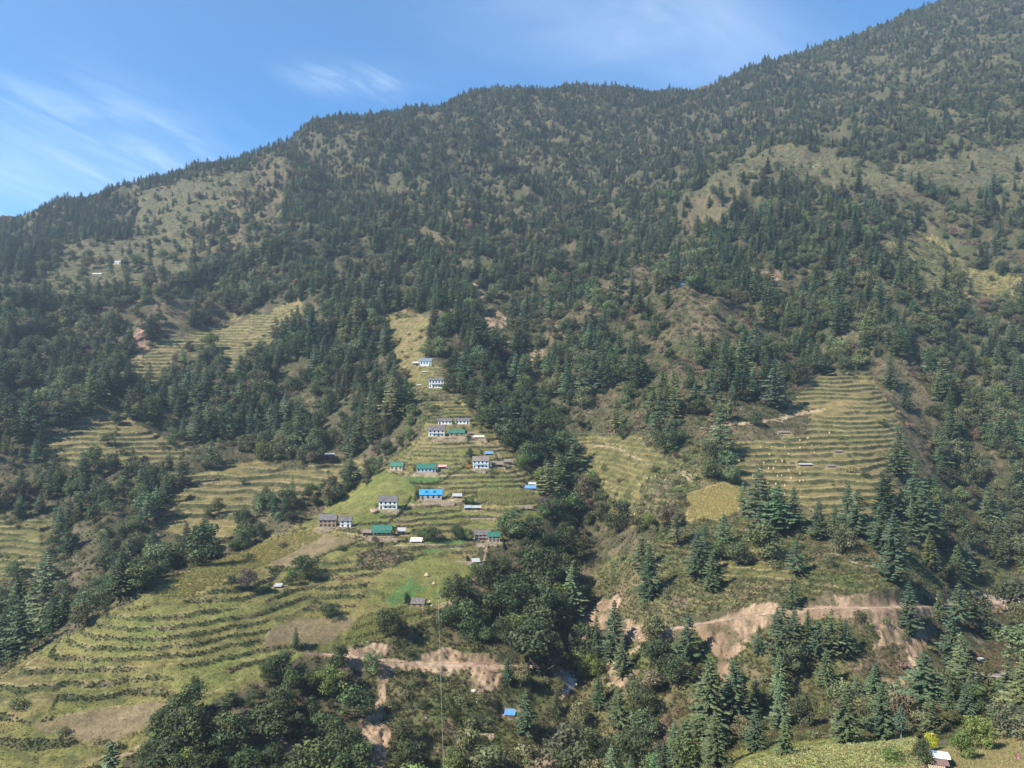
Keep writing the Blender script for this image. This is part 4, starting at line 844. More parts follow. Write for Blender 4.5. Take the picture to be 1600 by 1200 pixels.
def plant(D, kind, prs, nm, cat, word, n_ind, wlo, whi, farlab):
    ti = tint_for(kind, D); n = len(D['x']); order = np.argsort(-D['key']); ind = order[:n_ind]; rest = order[n_ind:]
    hh = D['h'][ind]*F/D['y'][ind]; H3 = np.percentile(hh, [33, 67]); T3 = np.percentile(ti[ind].sum(1), [33, 67]); rz = rng.random(n)*6.283; w = rng.uniform(wlo, whi, n)
    for j in ind:
        z = int(D['zn'][j]); hp = D['h'][j]*F/D['y'][j]; tone = ('dark ' if ti[j].sum() < T3[0] else ('light ' if ti[j].sum() > T3[1] else 'mid green ')); size = 'tall ' if hp > H3[1] else ('small ' if hp < H3[0] else 'mid sized ')
        lab = size+tone+word+' '+ZNAMES[z]; g = lab.replace(word, word+'s')
        p = (D['x'][j], D['y'][j], D['z'][j]-.2); pr = prs[j % len(prs)]
        if pr[1] is not None: place_tree(nm, pr, p, D['h'][j], w[j], rz[j], ti[j], lab, cat, g)
        else:
            o = bpy.data.objects.new(nm, pr[0].data); COL.objects.link(o); o.location = p; o.rotation_euler = (0, 0, rz[j]); o.scale = (D['h'][j]*w[j],)*2+(D['h'][j],); o['tint'] = [float(v) for v in ti[j]]; tag(o, lab, cat, g)
    pts = np.stack([D['x'], D['y'], D['z']-.25], -1)[rest]; sc = np.stack([D['h']*w, D['h']*w, D['h']], -1)[rest]
    stuff(nm+'_forest' if pr[1] is not None else 'scrub', [p[2] for p in prs], pts, sc, rz[rest], ti[rest], farlab, 'forest' if pr[1] is not None else 'scrub')
plant(SCt, 'c', CON, 'conifer', 'conifer', 'conifer', 298-sum(1 for q in HERO if q[4] in 'cp'), .85, 1.2, 'far conifers covering the mountainside as one dark green forest')
plant(SBt, 'b', BRO, 'broadleaf_tree', 'tree', 'broadleaf tree', 298-sum(1 for q in HERO if q[4] == 'b'), .95, 1.45, 'far broadleaf trees mixed through the forest of the mountainside')
plant(SSt, 's', SHR, 'shrub', 'shrub', 'wild shrub', 298, 1.0, 1.7, 'wild scrub and small bushes spread over the slopes')
# ---------------------------------------------------------------- grass, weeds and crops (nobody could count them)
def screen_sample(n, r0, r1, p0=-60, p1=1660):
    px = rng.uniform(p0, p1, n); fy = rng.uniform(r0, r1, n); fx = np.interp(px, ca, np.arange(len(ca)))
    y = np.interp(fy, np.arange(len(RY)), YW[:, 0]); z = bil(Z, fx, fy); x = (px-800)/F*y; py = 600-F*z/y
    mt = bil(MAXT, fx, np.maximum(fy-2, 0)); vis = ((z+1.2)/y > mt) & (py < 1215)
    ii = np.clip((fy+.5).astype(int), 0, R_-1); jj = np.clip((fx+.5).astype(int), 0, C_-1)
    return px[vis], py[vis], x[vis], y[vis], z[vis], cls[ii, jj][vis], riser[ii, jj][vis], colr[ii, jj][vis]
r0 = np.searchsorted(YW[:, 0], 205); r1 = np.searchsorted(YW[:, 0], 900)
px, py, x, y, z, cl_, rs_, cc_ = screen_sample(560000, r0, r1)
wn = noise(x/7, y/7, 121)+.5*noise(x/2.5, y/2.5, 122)
prob = np.select([np.isin(cl_, [10, 11, 12, 13, 14]), np.isin(cl_, [4, 5, 6, 7, 17]), np.isin(cl_, [8, 9, 16]), np.isin(cl_, [0])], [.012, .18, .08, .10], .4)
prob = np.where(rs_ > .3, np.where(np.isin(cl_, [8, 9, 16]), .3, .85), prob*(1+.8*wn)); ok = (rng.random(len(x)) < prob) & clear(x, y, -2.5)
x, y, z, cl_, rs_, cc_ = [v[ok] for v in (x, y, z, cl_, rs_, cc_)]
n = len(x); hgt = np.select([rs_ > .3, np.isin(cl_, [4, 5, 6, 10, 8, 9, 16]), np.isin(cl_, [7, 17])], [rng.uniform(.25, .8, n), rng.uniform(.22, .5, n), rng.uniform(.5, .9, n)], rng.uniform(.4, 1.25, n))
tt_ = cc_*rng.uniform(1.0, 1.6, (n, 1)); g_ = rng.random(n)
dk = (rs_ > .3) & (g_ < .36); tt_[dk] = jit(dk.sum(), (.055,.070,.024), .2, .06)
stuff('grass', [p[2] for p in TUF], np.stack([x, y, z-.05], -1), np.stack([hgt*1.3, hgt*1.3, hgt], -1), rng.random(n)*6.28, tt_, 'rough grass, weeds and crop rows growing over fields and terrace banks', 'grass')
print('grass', n)
# ripe maize on the near field and on two village plots
def crop(name, n, poly, hgt, tint, protos, lab, cat, r0, r1):
    px, py, x, y, z, cl_, rs_, cc_ = screen_sample(n, r0, r1, min(p[0] for p in poly)-5, max(p[0] for p in poly)+5)
    m = np.array([False]*len(px)); m = inpoly(poly, px, py); x, y, z = x[m], y[m], z[m]; k = thin(x, y, hgt*.42); x, y, z = x[k], y[k], z[k]
    m2 = clear(x, y, -1.5); x, y, z = x[m2], y[m2], z[m2]; n = len(x); h = hgt*rng.uniform(.75, 1.15, n)
    stuff(name, [p[2] for p in protos], np.stack([x, y, z], -1), np.stack([h*1.15, h*1.15, h], -1), rng.random(n)*6.28, jit(n, tint, .15, .08), lab, cat); print(name, n)
ra = 10; rb = np.searchsorted(YW[:, 0], 205)
crop('maize_crop', 60000, [(1120,1240),(1150,1180),(1230,1156),(1430,1149),(1440,1196),(1420,1240)], 1.7, (.245,.245,.105), CRN, 'ripening maize standing in the near field on the bottom edge', 'maize', ra, rb)
crop('weeds', 26000, [(1440,1240),(1440,1190),(1500,1160),(1560,1140),(1620,1100),(1660,1240)], .6, (.260,.230,.110), TUF, 'rough weeds on the near bank right of the shed', 'weeds', ra, rb)
rc = np.searchsorted(YW[:, 0], 200); rd = np.searchsorted(YW[:, 0], 700)
crop('maize_plot', 60000, [(746,768),(832,768),(852,785),(800,792),(750,786)], 2.0, (.290,.270,.110), CRN, 'pale ripening maize plot right of the bright green bush in the village', 'maize', rc, rd)
crop('maize_slope', 90000, [(528,1012),(560,965),(640,945),(682,952),(602,997)], 1.6, (.270,.280,.100), CRN, 'yellowish maize slope between the stone hut and the ploughed patch', 'maize', rc, rd)
crop('millet_field', 90000, [(1074,772),(1130,756),(1202,768),(1172,788),(1130,810),(1076,812)], 1.1, (.400,.330,.135), TUF, 'golden millet field left of the conifer row on the right slope', 'millet', rc, rd)
crop('millet_strip', 60000, [(232,930),(300,890),(400,852),(482,828),(505,838),(440,872),(360,902),(285,935)], .9, (.310,.280,.100), TUF, 'yellow green millet strip along the upper edge of the terraces below the ploughed field', 'millet', rc, rd)
HAZE = 0.00009
# ---------------------------------------------------------------- building materials
WALL = {'white': noisy('whitewash', (.62,.62,.58), (.78,.78,.75), 1.5, bump=.2), 'pale_blue': noisy('pale_blue_plaster', (.54,.61,.65), (.66,.72,.75), 1.5, bump=.2),
 'brown_stone': noisy('brown_stone', (.20,.14,.095), (.36,.26,.18), 2.6, vor=True), 'pale_stone': noisy('pale_stone', (.36,.28,.21), (.52,.43,.34), 2.6, vor=True),
 'grey_stone': noisy('grey_stone', (.26,.26,.25), (.42,.42,.40), 2.6, vor=True), 'grey_blue': noisy('grey_blue_plaster', (.30,.36,.42), (.40,.47,.52), 2),
 'dark_wood': noisy('weathered_wood', (.10,.075,.055), (.20,.15,.11), 4)}
ROOF = {'slate': noisy('slate', (.085,.075,.075), (.17,.15,.15), 2.2, .8, .3, vor=True), 'brown_slate': noisy('brown_slate', (.14,.11,.095), (.24,.19,.16), 2.2, .8, .3, vor=True),
 'blue_slate': noisy('blue_grey_slate', (.13,.145,.17), (.20,.22,.25), 2.2, .8, .3, vor=True), 'green': noisy('green_metal', (.012,.105,.070), (.050,.160,.115), .55, .55, .4, .1),
 'bright_blue': noisy('bright_blue_metal', (.015,.20,.55), (.05,.30,.66), .55, .55, .4, .1), 'tarp_blue': noisy('blue_sheet', (.06,.19,.50), (.14,.30,.60), 2, .6, .3),
 'tin': noisy('dull_tin', (.28,.28,.29), (.44,.42,.40), 2, .5, .4), 'blue_tin': noisy('faded_blue_tin', (.20,.29,.42), (.34,.38,.44), 2, .5, .4), 'pale_tin': noisy('pale_sheet', (.36,.36,.35), (.58,.57,.55), 2, .6, .3),
 'cream_tarp': noisy('cream_tarpaulin', (.55,.49,.38), (.72,.67,.56), 2, .7), 'red_cloth': noisy('red_cloth', (.42,.08,.08), (.62,.50,.50), 1.2, .8)}
MDARK = mat('dark_opening', (.015,.015,.018), .3, .4); MFR = noisy('timber_frame', (.05,.06,.075), (.11,.10,.09), 5); MFRB = mat('blue_frame', (.05,.16,.24), .6); MSTONE = noisy('dry_stone', (.22,.16,.115), (.44,.34,.26), 2.0, vor=True, bump=.8, dist=.12)
MWOOD = noisy('pale_wood', (.30,.24,.17), (.44,.36,.27), 5); MDOOR = noisy('door_wood', (.06,.035,.022), (.12,.075,.045), 5)
def opening(root, x, z, w, h, kind, fm, yf=0):
    a = MB().box(x-w/2, x+w/2, yf-.03, yf+.05, z, z+h).build(kind, MDARK if kind == 'window' else MDOOR, root)
    f = MB(); t = .09
    f.box(x-w/2-t, x-w/2, yf-.08, yf+.02, z-t, z+h+t).box(x+w/2, x+w/2+t, yf-.08, yf+.02, z-t, z+h+t).box(x-w/2, x+w/2, yf-.08, yf+.02, z+h, z+h+t)
    if kind == 'window': f.box(x-w/2, x+w/2, yf-.08, yf+.02, z-t, z).box(x-.025, x+.025, yf-.06, yf-.031, z, z+h)
    f.build('frame', fm, a); return a
def roof_slabs(m, w, d, hw, rise, ov=.55, t=.13, ex=.5):
    """gable, ridge along x"""
    x0, x1 = -w/2-ex, w/2+ex; yr = d/2; rz = hw+rise; drop = rise*ov/(d/2)
    m.slab((x0, -ov, hw-drop), (x1, -ov, hw-drop), (x1, yr, rz), (x0, yr, rz), t)
    m.slab((x1, d+ov, hw-drop), (x0, d+ov, hw-drop), (x0, yr+.004, rz-.003), (x1, yr+.004, rz-.003), t)
    return m
def house(spec, p, k):
    kind, px, py, wpx, hpx, rpx, dm, wall, roof, fl, nw, yaw, lab, ex = spec
    w, hw, rise = wpx*k, hpx*k, rpx*k*.86; root = thing('house' if kind != 'shed' else 'shed', lab, 'house' if kind == 'house' else ('hut' if kind == 'hut' else 'shed'), p, math.radians(yaw))
    rs = random.Random(int(px*7+py))
    if kind == 'shed':
        w = max(w, 1.6); hw = max(hw, .9); rise = max(rise, .5); d = dm
        wl = MB().box(-w/2, w/2, d*.45, d, -.6, hw).box(-w/2, -w/2+.25, 0, d*.45, -.6, hw*.96).box(w/2-.25, w/2, .002, d*.45, -.6, hw*.96)
        if rs.random() < .6: wl.box(-w/2+.25, w*.05, .12, .3, -.6, hw*.7)
        wl.build('wall', WALL[wall], root)
        for s_ in (-.46, .0, .46): MB().box(w*s_-.07, w*s_+.07, -.28, -.14, -.5, hw*.98).build('post', WALL['dark_wood'], root)
        # single pitch roof of uneven sheets, weighted with stones
        r = MB(); n = max(2, int(w/1.1))
        for i in range(n):
            a0 = -w/2-.3+(w+.6)*i/n; a1 = -w/2-.3+(w+.6)*(i+1)/n+.05; q = rs.uniform(-.12, .2); e = .012*(i % 2)
            r.slab((a0, -.5-q, hw+e), (a1, -.5-q, hw+e), (a1, d+.3, hw+rise+e), (a0, d+.3, hw+rise+e), .07)
        r.build('roof', ROOF[roof], root)
        return root
    d = dm; V = MB().box(-w/2, w/2, 0, d, -1.0, hw)
    V.add([(-w/2, .001, hw), (-w/2, d-.001, hw), (-w/2, d/2, hw+rise*.97), (w/2, .001, hw), (w/2, d-.001, hw), (w/2, d/2, hw+rise*.97)], [(0, 2, 1), (3, 4, 5), (0, 3, 5, 2), (1, 2, 5, 4)])
    V.build('wall', WALL[wall], root)
    MB().box(-w/2-.25, w/2+.25, -.3, -.004, -1.2, .22).build('plinth', MSTONE, root)
    roof_slabs(MB(), w, d, hw, rise, .38).build('roof', ROOF[roof], root)
    if roof in ('green', 'bright_blue'):
        rb = MB(); nrib = int(w/.9)
        for i in range(nrib+1):
            x = -w/2-.45+(w+.9)*i/nrib; dr = rise*.38/(d/2); rb.slab((x-.04, -.38, hw-dr+.133), (x+.04, -.38, hw-dr+.133), (x+.04, d/2, hw+rise+.133), (x-.04, d/2, hw+rise+.133), .05)
        rb.build('roof_ribs', ROOF[roof], root)
    MB().box(-w/2-.52, w/2+.52, d/2-.14, d/2+.14, hw+rise+.1, hw+rise+.24).build('ridge_cap', ROOF[roof], root)
    fm = MFRB if wall in ('pale_blue', 'grey_blue') else MFR; fh = hw/fl
    for f_ in range(fl):
        door = rs.randrange(nw) if f_ == 0 else -1
        for i in range(nw):
            x = -w/2+w*(i+.5)/nw; ww = min(.95, w/nw*.5)
            if i == door: opening(root, x, .23, ww*1.05, fh*.68, 'door', fm)
            else: opening(root, x, f_*fh+fh*(.34 if fl > 1 else .36), ww, fh*.42, 'window', fm)
    # gable window on the side seen from here
    o = MB().box(w/2-.03, w/2+.04, d*.42, d*.58, hw*.55, hw*.8).build('side_window', MDARK, root)
    if fl > 1: MB().box(-w/2-.06, w/2+.06, -.10, -.006, fh-.08, fh+.10).build('string_course', fm if wall != 'brown_stone' else MWOOD, root)
    if fl > 1 and wall != 'brown_stone' and w > 8:
        by = fh-.02; bl = MB().box(-w*.32, w*.32, -.95, -.11, by-.12, by).build('balcony', MWOOD, root)
        rl = MB().box(-w*.32, w*.32, -.95, -.90, by+.75, by+.83)
        for i in range(9): x = -w*.32+.03+(w*.64-.06)*i/8; rl.box(x-.03, x+.03, -.948, -.902, by+.004, by+.748)
        rl.build('railing', MFR, bl)
    if px > 0 and kind == 'house' and rise > 1: MB().box(w*.28, w*.28+.5, d*.62, d*.62+.5, hw+rise*.4, hw+rise+.45).build('chimney', MSTONE, root)
    if 'dormers' in ex:
        for s_ in (-.2, .16):
            x = w*s_; m = MB(); z0 = hw+rise*.30; y0 = d*.12
            q = MB().box(x-.75, x+.75, y0, d*.45, z0, z0+.95).build('dormer', WALL['grey_stone'], root)
            m.slab((x-1.15, y0-.3, z0+.75), (x, y0-.3, z0+1.5), (x, d*.5, z0+1.5), (x-1.15, d*.5, z0+.75), -.08); m.slab((x, y0-.3, z0+1.503), (x+1.15, y0-.3, z0+.753), (x+1.15, d*.5, z0+.753), (x, d*.5, z0+1.503), -.08)
            m.build('dormer_roof', ROOF[roof], q); MB().box(x-.45, x+.45, y0-.03, y0+.01, z0+.2, z0+.75).build('dormer_window', MDARK, q)
    if 'porch' in ex:
        r = MB().slab((-w/2, -1.5, hw*.62), (w/2, -1.5, hw*.62), (w/2, -.02, hw*.9), (-w/2, -.02, hw*.9), .08).build('porch_roof', ROOF['green'], root)
        for i in range(5): x = -w/2+.3+(w-.6)*i/4; MB().box(x-.07, x+.07, -1.4, -1.26, -.1, hw*.64).build('porch_post', WALL['dark_wood'], root)
    if kind == 'hut':
        rs2 = random.Random(3)
        for i in range(14):
            x, y = rs2.uniform(-w/2, w/2), rs2.uniform(.2, d/2-.3); z = hw+rise*y/(d/2)+.14; MB().box(x-.3, x+.3, y-.2, y+.2, z-.05, z+.1).build('roof_stone', MSTONE, root)
    return root
for hs, (p, k) in zip(HOUSES, PLACED): house(hs, p, k)
# retaining walls under the yards
def wall(px, py, wpx, hm, lab, back=0, group=None):
    p = ground(px, py); k = p.y/F; w = wpx*k; rs = random.Random(int(px)); n = int(w/.8); V = []; Fc = []
    for i in range(n+1):
        x = -w/2+w*i/n; j = rs.uniform(-.08, .08); t = rs.uniform(-.12, .12); V += [(x, -.35+j, -1.2), (x, -.12+j, hm+t), (x, .35+j, hm+t), (x, .6, -1.2)]
    for i in range(n):
        a = i*4; b_ = a+4
        Fc += [(a, b_, b_+1, a+1), (a+1, b_+1, b_+2, a+2), (a+2, b_+2, b_+3, a+3)]
    Fc += [(0,1,2,3), (n*4+3, n*4+2, n*4+1, n*4)]
    o = mesh('stone_wall', V, Fc, MSTONE, loc=p); tag(o, lab, 'stone wall', group)
wall(684, 788.5, 52, 1.7, 'reddish stone retaining wall under the blue roofed house')
wall(597, 846, 48, 1.9, 'grey brown stone retaining wall under the brown house with green roof')
wall(749, 739, 20, 1.5, 'square stone footing wall under the two storey house with brown roof')
wall(608, 802, 30, .9, 'low stone wall on the bank below the lone white house')
wall(520, 829, 40, .7, 'low stone wall around the yard of the large brown stone house')
wall(760, 851, 34, .7, 'low pale stone wall in front of the paired houses at the forest edge')
wall(697, 689, 46, 1.2, 'stone bank wall under the upper white house and the green roofed brown shed')
wall(815, 792, 36, 1.1, 'long reddish stone wall between the two right hand fields')
wall(725, 880, 22, 1.1, 'reddish stone wall at the top right of the big green field')
wall(755, 812, 42, .9, 'rough stone wall between the village trees and the right green field')
wall(1100, 1148, 0.1, .1, 'x') if False else None
wall(755, 1150, 34, .8, 'curved heap wall of field stones near the blue tarpaulin hut')
# rocks
def rockmesh(seed):
    import bmesh
    bm = bmesh.new(); bmesh.ops.create_icosphere(bm, subdivisions=3, radius=1); rs = random.Random(seed); o = [rs.uniform(0, 50) for _ in range(3)]
    pl = [(Vector((rs.gauss(0,1), rs.gauss(0,1), rs.gauss(0,1))).normalized(), rs.uniform(.55, .85)) for _ in range(9)]
    from mathutils import noise as mn
    for v in bm.verts:
        d = v.co.normalized(); r = 1.0
        for nn, q in pl:
            c = d.dot(nn)
            if c > 0: r = min(r, q/c)
        v.co = d*(r+.08*mn.noise(d*2.5+Vector(o)))
    me = bpy.data.meshes.new('boulder'); bm.to_mesh(me); bm.free(); return me
MROCK = noisy('pale_rock', (.36,.31,.26), (.60,.54,.47), 1.5, bump=.6, dist=.15); MROCKR = noisy('red_rock', (.26,.15,.11), (.46,.32,.24), 1.5, bump=.6, dist=.15)
RK = [rockmesh(i) for i in range(5)]
for m in RK: m.materials.append(MROCK)
RKR = [m.copy() for m in RK]
for m in RKR: m.materials[0] = MROCKR
def rock(px, py, sp, lab, group=None, red=False, flat=.6, i=0):
    p = ground(px, py); s = sp*p.y/F/2; o = bpy.data.objects.new('boulder', (RKR if red else RK)[i % 5]); COL.objects.link(o)
    o.location = p+Vector((0,0,s*.15)); o.scale = (s, s*.8, s*flat); o.rotation_euler = (.2*(i % 3), .1*i, i*1.7); tag(o, lab, 'boulder', group)
rock(1533, 1032, 15, 'large flat pale boulder alone on the gravel flat', flat=.45)
rock(740, 1081, 11, 'grey white angular boulder among bushes right of the cable', flat=.8, i=2)
rock(1592, 936, 9, 'white boulder in the grey gravel at the right edge', i=1)
rock(1000, 998, 9, 'orange brown rock at the left end of the right dirt road', red=True, i=3)
rock(990, 985, 12, 'dark orange outcrop beside the tall conifer at the pale landslip', red=True, i=4)
rock(584, 800, 17, 'rounded pile of stone and straw left below the lone white house', red=True, flat=.6, i=1)
rr_ = random.Random(5)
def scat_rocks(poly, n, smin, smax, lab, group, redp):
    k = 0; xs = [q[0] for q in poly]; ys = [q[1] for q in poly]
    while k < n:
        a, b_ = rr_.uniform(min(xs), max(xs)), rr_.uniform(min(ys), max(ys))
        if inpoly(poly, np.array([a]), np.array([b_]))[0]: rock(a, b_, rr_.uniform(smin, smax)*rr_.uniform(.6, 1), lab, group, rr_.random() < redp, rr_.uniform(.5, .9), rr_.randrange(50)); k += 1
scat_rocks([(862,1050),(895,1042),(902,1070),(884,1095),(868,1085)], 30, 2.5, 8, 'pale river boulder in the stony bed of the ravine', 'boulders in the ravine bed', .35)
scat_rocks([(1430,932),(1600,920),(1600,945),(1500,953)], 34, 2, 6, 'pale boulder in the grey stream bed at the right edge', 'boulders in the upper stream bed', .1)
scat_rocks([(1340,1088),(1420,1092),(1500,1045),(1600,1005),(1600,1035),(1420,1104)], 26, 2, 6, 'pale stone on the gravel flat above the near trees', 'stones on the gravel flat', .2)
scat_rocks([(560,1030),(790,1045),(800,1080),(780,1190),(600,1190),(560,1120)], 40, 2, 5.5, 'loose reddish stone on the scarred slope below the left dirt road', 'stones below the left dirt road', .7)
scat_rocks([(672,938),(688,945),(690,952),(640,952),(622,944),(632,938)], 16, 2, 5, 'rubble stone lying around the low stone hut', 'rubble around the stone hut', .3)
scat_rocks([(985,985),(1060,980),(1060,992),(1000,1000)], 12, 2, 5, 'rock fallen on the right dirt road under the landslip', 'rocks on the right dirt road', .5)
# maize stooks and straw heaps
MSTRAW = noisy('straw', (.36,.26,.15), (.56,.42,.27), 6, bump=.6, dist=.1)
def stook(seed):
    rs = random.Random(seed); m = MB(); n = 26
    m.tube([(0,0,-.1), (0,0,.45), (0,0,.85), (0,0,1)], [.36, .30, .12, .02], 10)
    for i in range(n):
        a = i*2.4; r = rs.uniform(.36, .5); m.add([(math.cos(a)*r, math.sin(a)*r, -.05), (math.cos(a+.25)*r, math.sin(a+.25)*r, -.05), (math.cos(a+.1)*.08, math.sin(a+.1)*.08, rs.uniform(.9, 1.2))], [(0,1,2)])
    me = bpy.data.meshes.new('stook'); me.from_pydata(m.V, [], m.F); me.materials.append(MSTRAW); return me
SK = [stook(i) for i in range(3)]
ST1 = [(1000+a/4, 560+b_/4) for a, b_ in ((895,515),(1000,515),(1050,500),(670,562),(755,558),(825,553),(905,557),(1000,562),(1075,548),(1090,590),(620,640),(775,655),(850,648),(890,645),(750,693),(805,691),(835,691),(930,700),(960,708),(1000,722),(705,738),(780,733),(860,738),(885,735),(945,753),(1000,768),(1020,765),(560,772),(600,772),(650,778),(770,778),(800,780),(850,788),(905,798),(1185,468),(930,600),(810,603),(780,850),(905,850))]
ST2 = [(820+a*.1875, 600+b_*.1875) for a, b_ in ((1020,790),(1055,783),(1090,775),(1125,842),(1170,803),(680,817),(690,830),(720,862),(1030,1042),(915,1092),(1195,985),(1180,995),(1080,1132),(735,947),(955,842),(895,917),(580,872),(535,818),(1060,1105),(1210,965))]
for L_, lab, g in ((ST1, 'pale straw stook on the striped terraces of the right slope', 'straw stooks on the striped terraces'), (ST2, 'pale straw stook on the weedy lower slope right of the ravine', 'straw stooks on the weedy slope')):
    for i, (a, b_) in enumerate(L_):
        p = ground(a, b_); o = bpy.data.objects.new('straw_stook', SK[i % 3]); COL.objects.link(o); s = rr_.uniform(1.0, 1.8); o.location = p; o.scale = (s*1.15, s, s*.85); o.rotation_euler = (0, 0, i*1.3); tag(o, lab, 'stook', g)
for a, b_, s, lab in ((667,899,2.6,'wide straw heap in the middle of the big green field'),(678,912,1.9,'smaller straw heap just below the wide one on the big green field')):
    p = ground(a, b_); o = bpy.data.objects.new('straw_heap', SK[0]); COL.objects.link(o); o.location = p; o.scale = (s*1.5, s*1.2, s*.6); tag(o, lab, 'straw heap')
# orange flowers beside the houses
MOR = mat('orange_flowers', (.62,.27,.02), .8)
for a, b_, hp, w, lab in ((733,731.5,6,2.3,'bright orange flower patch left of the two storey house with brown roof'),(716,773,3.5,2.0,'small orange flower patch above the small plank shed'),(694,666,2.8,3.6,'narrow orange flower strip below the long low white house'),(819,758,2.6,3.5,'dull orange flower strip along the bank left of the vivid blue shed')):
    p = ground(a, b_); h = hp*p.y/F; o = bpy.data.objects.new('flower_patch', SHR[1][0].data); COL.objects.link(o); o.location = p; o.scale = (h*w, h*w*.6, h*1.1); o['tint'] = [.52,.25,.03]; tag(o, lab, 'flowers')
# the cable over the slope, a pole, a rail fence
MCAB = mat('pale_cable', (.45,.43,.38), .5, .4)
a = ground(684, 905)+Vector((0,0,1.6)); b_ = Vector(((698-800)/F*165, 165, (600-1330)/F*165)); pts = []
for i in range(41):
    t = i/40; q = a.lerp(b_, t); q.z -= 5*4*t*(1-t); pts.append(q)
tag(MB().tube(pts, .03, 6).build('cable', MCAB), 'long pale cable hanging from the big green field down over the left dirt road', 'cable')
tag(MB().tube([(0,0,-.5),(0,0,1.8)], .09, 6).box(-.5, .5, -.06, .06, 1.3, 1.42).build('cable_post', MWOOD, loc=ground(684, 905)), 'short wooden post that anchors the pale cable on the big green field', 'post')
pl_ = ground(784, 722); r_ = thing('utility_pole', 'slim pale utility pole behind the dark weathered shed', 'pole', pl_); MB().tube([(0,0,-.5),(0,0,6)], [.13,.08], 7).build('pole', MWOOD, r_); MB().box(-.7, .7, -.06, .06, 5.3, 5.45).build('crossarm', MWOOD, r_)
pl_ = ground(1234, 676); r_ = thing('utility_pole', 'short white pole beside the collapsed shelter on the right slope', 'pole', pl_); MB().tube([(0,0,-.5),(0,0,2.9)], [.12,.08], 7).build('pole', MCAB, r_)
f0, f1 = ground(896, 679), ground(962, 679); r_ = thing('rail_fence', 'pale rail fence running across the slope right of the ravine forest', 'fence', f0)
n_ = 12; fp = [ground(896+66*i/n_, 679+.3*math.sin(i)) for i in range(n_+1)]
for q in fp:
    MB().tube([q-f0-Vector((0,0,.4)), q-f0+Vector((0,0,1.3))], .08, 5).build('post', MWOOD, r_)
for zz2 in (.6, 1.2): MB().tube([q-f0+Vector((0,0,zz2)) for q in fp], .06, 5).build('rail', MWOOD, r_)
# hedges, woodpiles
def hedge(pts, hp, lab):
    w = [ground(*q) for q in pts]; rg2 = random.Random(int(pts[0][0])); o0 = w[0]; cs = []; nr = []; ss = []
    for a, b_ in zip(w[:-1], w[1:]):
        n = int((b_-a).length*26)
        for i in range(n):
            q = a.lerp(b_, rg2.random()); h = hp*q.y/F; zt = zat(q.x, q.y); u = rg2.random(); r = h*.55*(1-u*.5); an = rg2.random()*6.28
            bump = .75+.35*math.sin(q.x*1.3+q.y*.7); cs.append(Vector((q.x+math.cos(an)*r, q.y+math.sin(an)*r, zt+h*u*bump))-o0); nr.append((math.cos(an), math.sin(an), rg2.uniform(-.2, 1))); ss.append(rg2.uniform(.16, .34))
    v, f_, va = quads_cloud(cs, nr, ss, .8, rg2, (.7, 1.3)); o = mesh('hedge', v, f_, MLEAF, var=va, loc=o0); o['tint'] = [.060, .085, .034]; tag(o, lab, 'hedge')
hedge([(601,822),(612,812),(625,800),(636,788),(642,776)], 3.2, 'dark hedge climbing diagonally right of the lone white house')
hedge([(693,750),(705,742),(718,735),(728,728)], 3.0, 'dark hedge line between the green roofed house and the orange flower patch')
hedge([(575,838),(550,850),(528,860),(505,868),(490,874)], 4.0, 'dark bushy bank along the lower edge of the ploughed field')
hedge([(640,755),(655,756),(675,757),(692,752)], 4.5, 'leafy hedge below the grey blue house with green roof')
def pile(px, py, w, h, lab):
    p = ground(px, py); o = MB(); rg2 = random.Random(int(px)); n = int(w/.28)
    for i in range(n):
        for j in range(int(h/.26)): o.tube([(i*.28-w/2+(j % 2)*.14, rg2.uniform(-.1, .1), .12+j*.25), (i*.28-w/2+(j % 2)*.14, 1.1+rg2.uniform(-.1, .1), .12+j*.25)], rg2.uniform(.10, .14), 6)
    tag(o.build('firewood_stack', MWOOD, loc=p), lab, 'firewood')
pile(527, 829, 3.2, 1.1, 'firewood stacked before the gap between brown stone house and white annex')
pile(612, 840, 2.6, 1.0, 'firewood stacked at the right end of the walled stone yard')
pile(699, 685, 2.4, .9, 'firewood stacked between the upper white house and the brown shed')
pile(765, 734, 2.8, 1.0, 'firewood stacked right beside the two storey house with brown roof')
pile(640, 952, 2.6, .9, 'grey firewood heap at the left corner of the low stone hut')
# ---------------------------------------------------------------- near shed
p, k = NEAR; r_ = thing('near_shed', 'near shed on the bottom edge with curved white sheet over dark brown roof', 'shed', p, math.radians(-16)); r_.scale = (.74, .74, .74)
MB().box(-1.9, 1.7, .6, 4.4, -1, 1.7).build('wall', WALL['dark_wood'], r_)
V = MB(); n = 8
for i in range(n):   # curved brown roof
    t0, t1 = i/n, (i+1)/n; f = lambda t: (-.1+2.6*t, 1.55+.75*math.sin(t*2.2)); y0, z0 = f(t0); y1, z1 = f(t1); V.slab((-2.1, y0, z0), (1.9, y0, z0), (1.9, y1, z1), (-2.1, y1, z1), .06)
V.build('brown_roof', noisy('brown_roof', (.11,.07,.06), (.20,.14,.12), 2), r_)
V = MB()
for i in range(n):
    t0, t1 = i/n, (i+1)/n; f = lambda t: (1.9+3.4*t, 2.3+.55*math.sin(t*2.6)); y0, z0 = f(t0); y1, z1 = f(t1); V.slab((-1.2-.25*t0, y0, z0), (2.7, y0, z0), (2.7-.2*t1, y1, z1), (-1.2-.25*t1, y1, z1), .05)
V.build('white_sheet', noisy('white_sheet', (.62,.67,.69), (.80,.83,.84), 1.2, .45, .5), r_)
for i in range(9):
    x = -2.9+i*.42; MB().slab((x, -2.3, 1.0), (x+.34, -2.3, 1.0), (x+.40, -.15, 1.45), (x+.06, -.15, 1.45), .04).build('plank', MWOOD, r_)
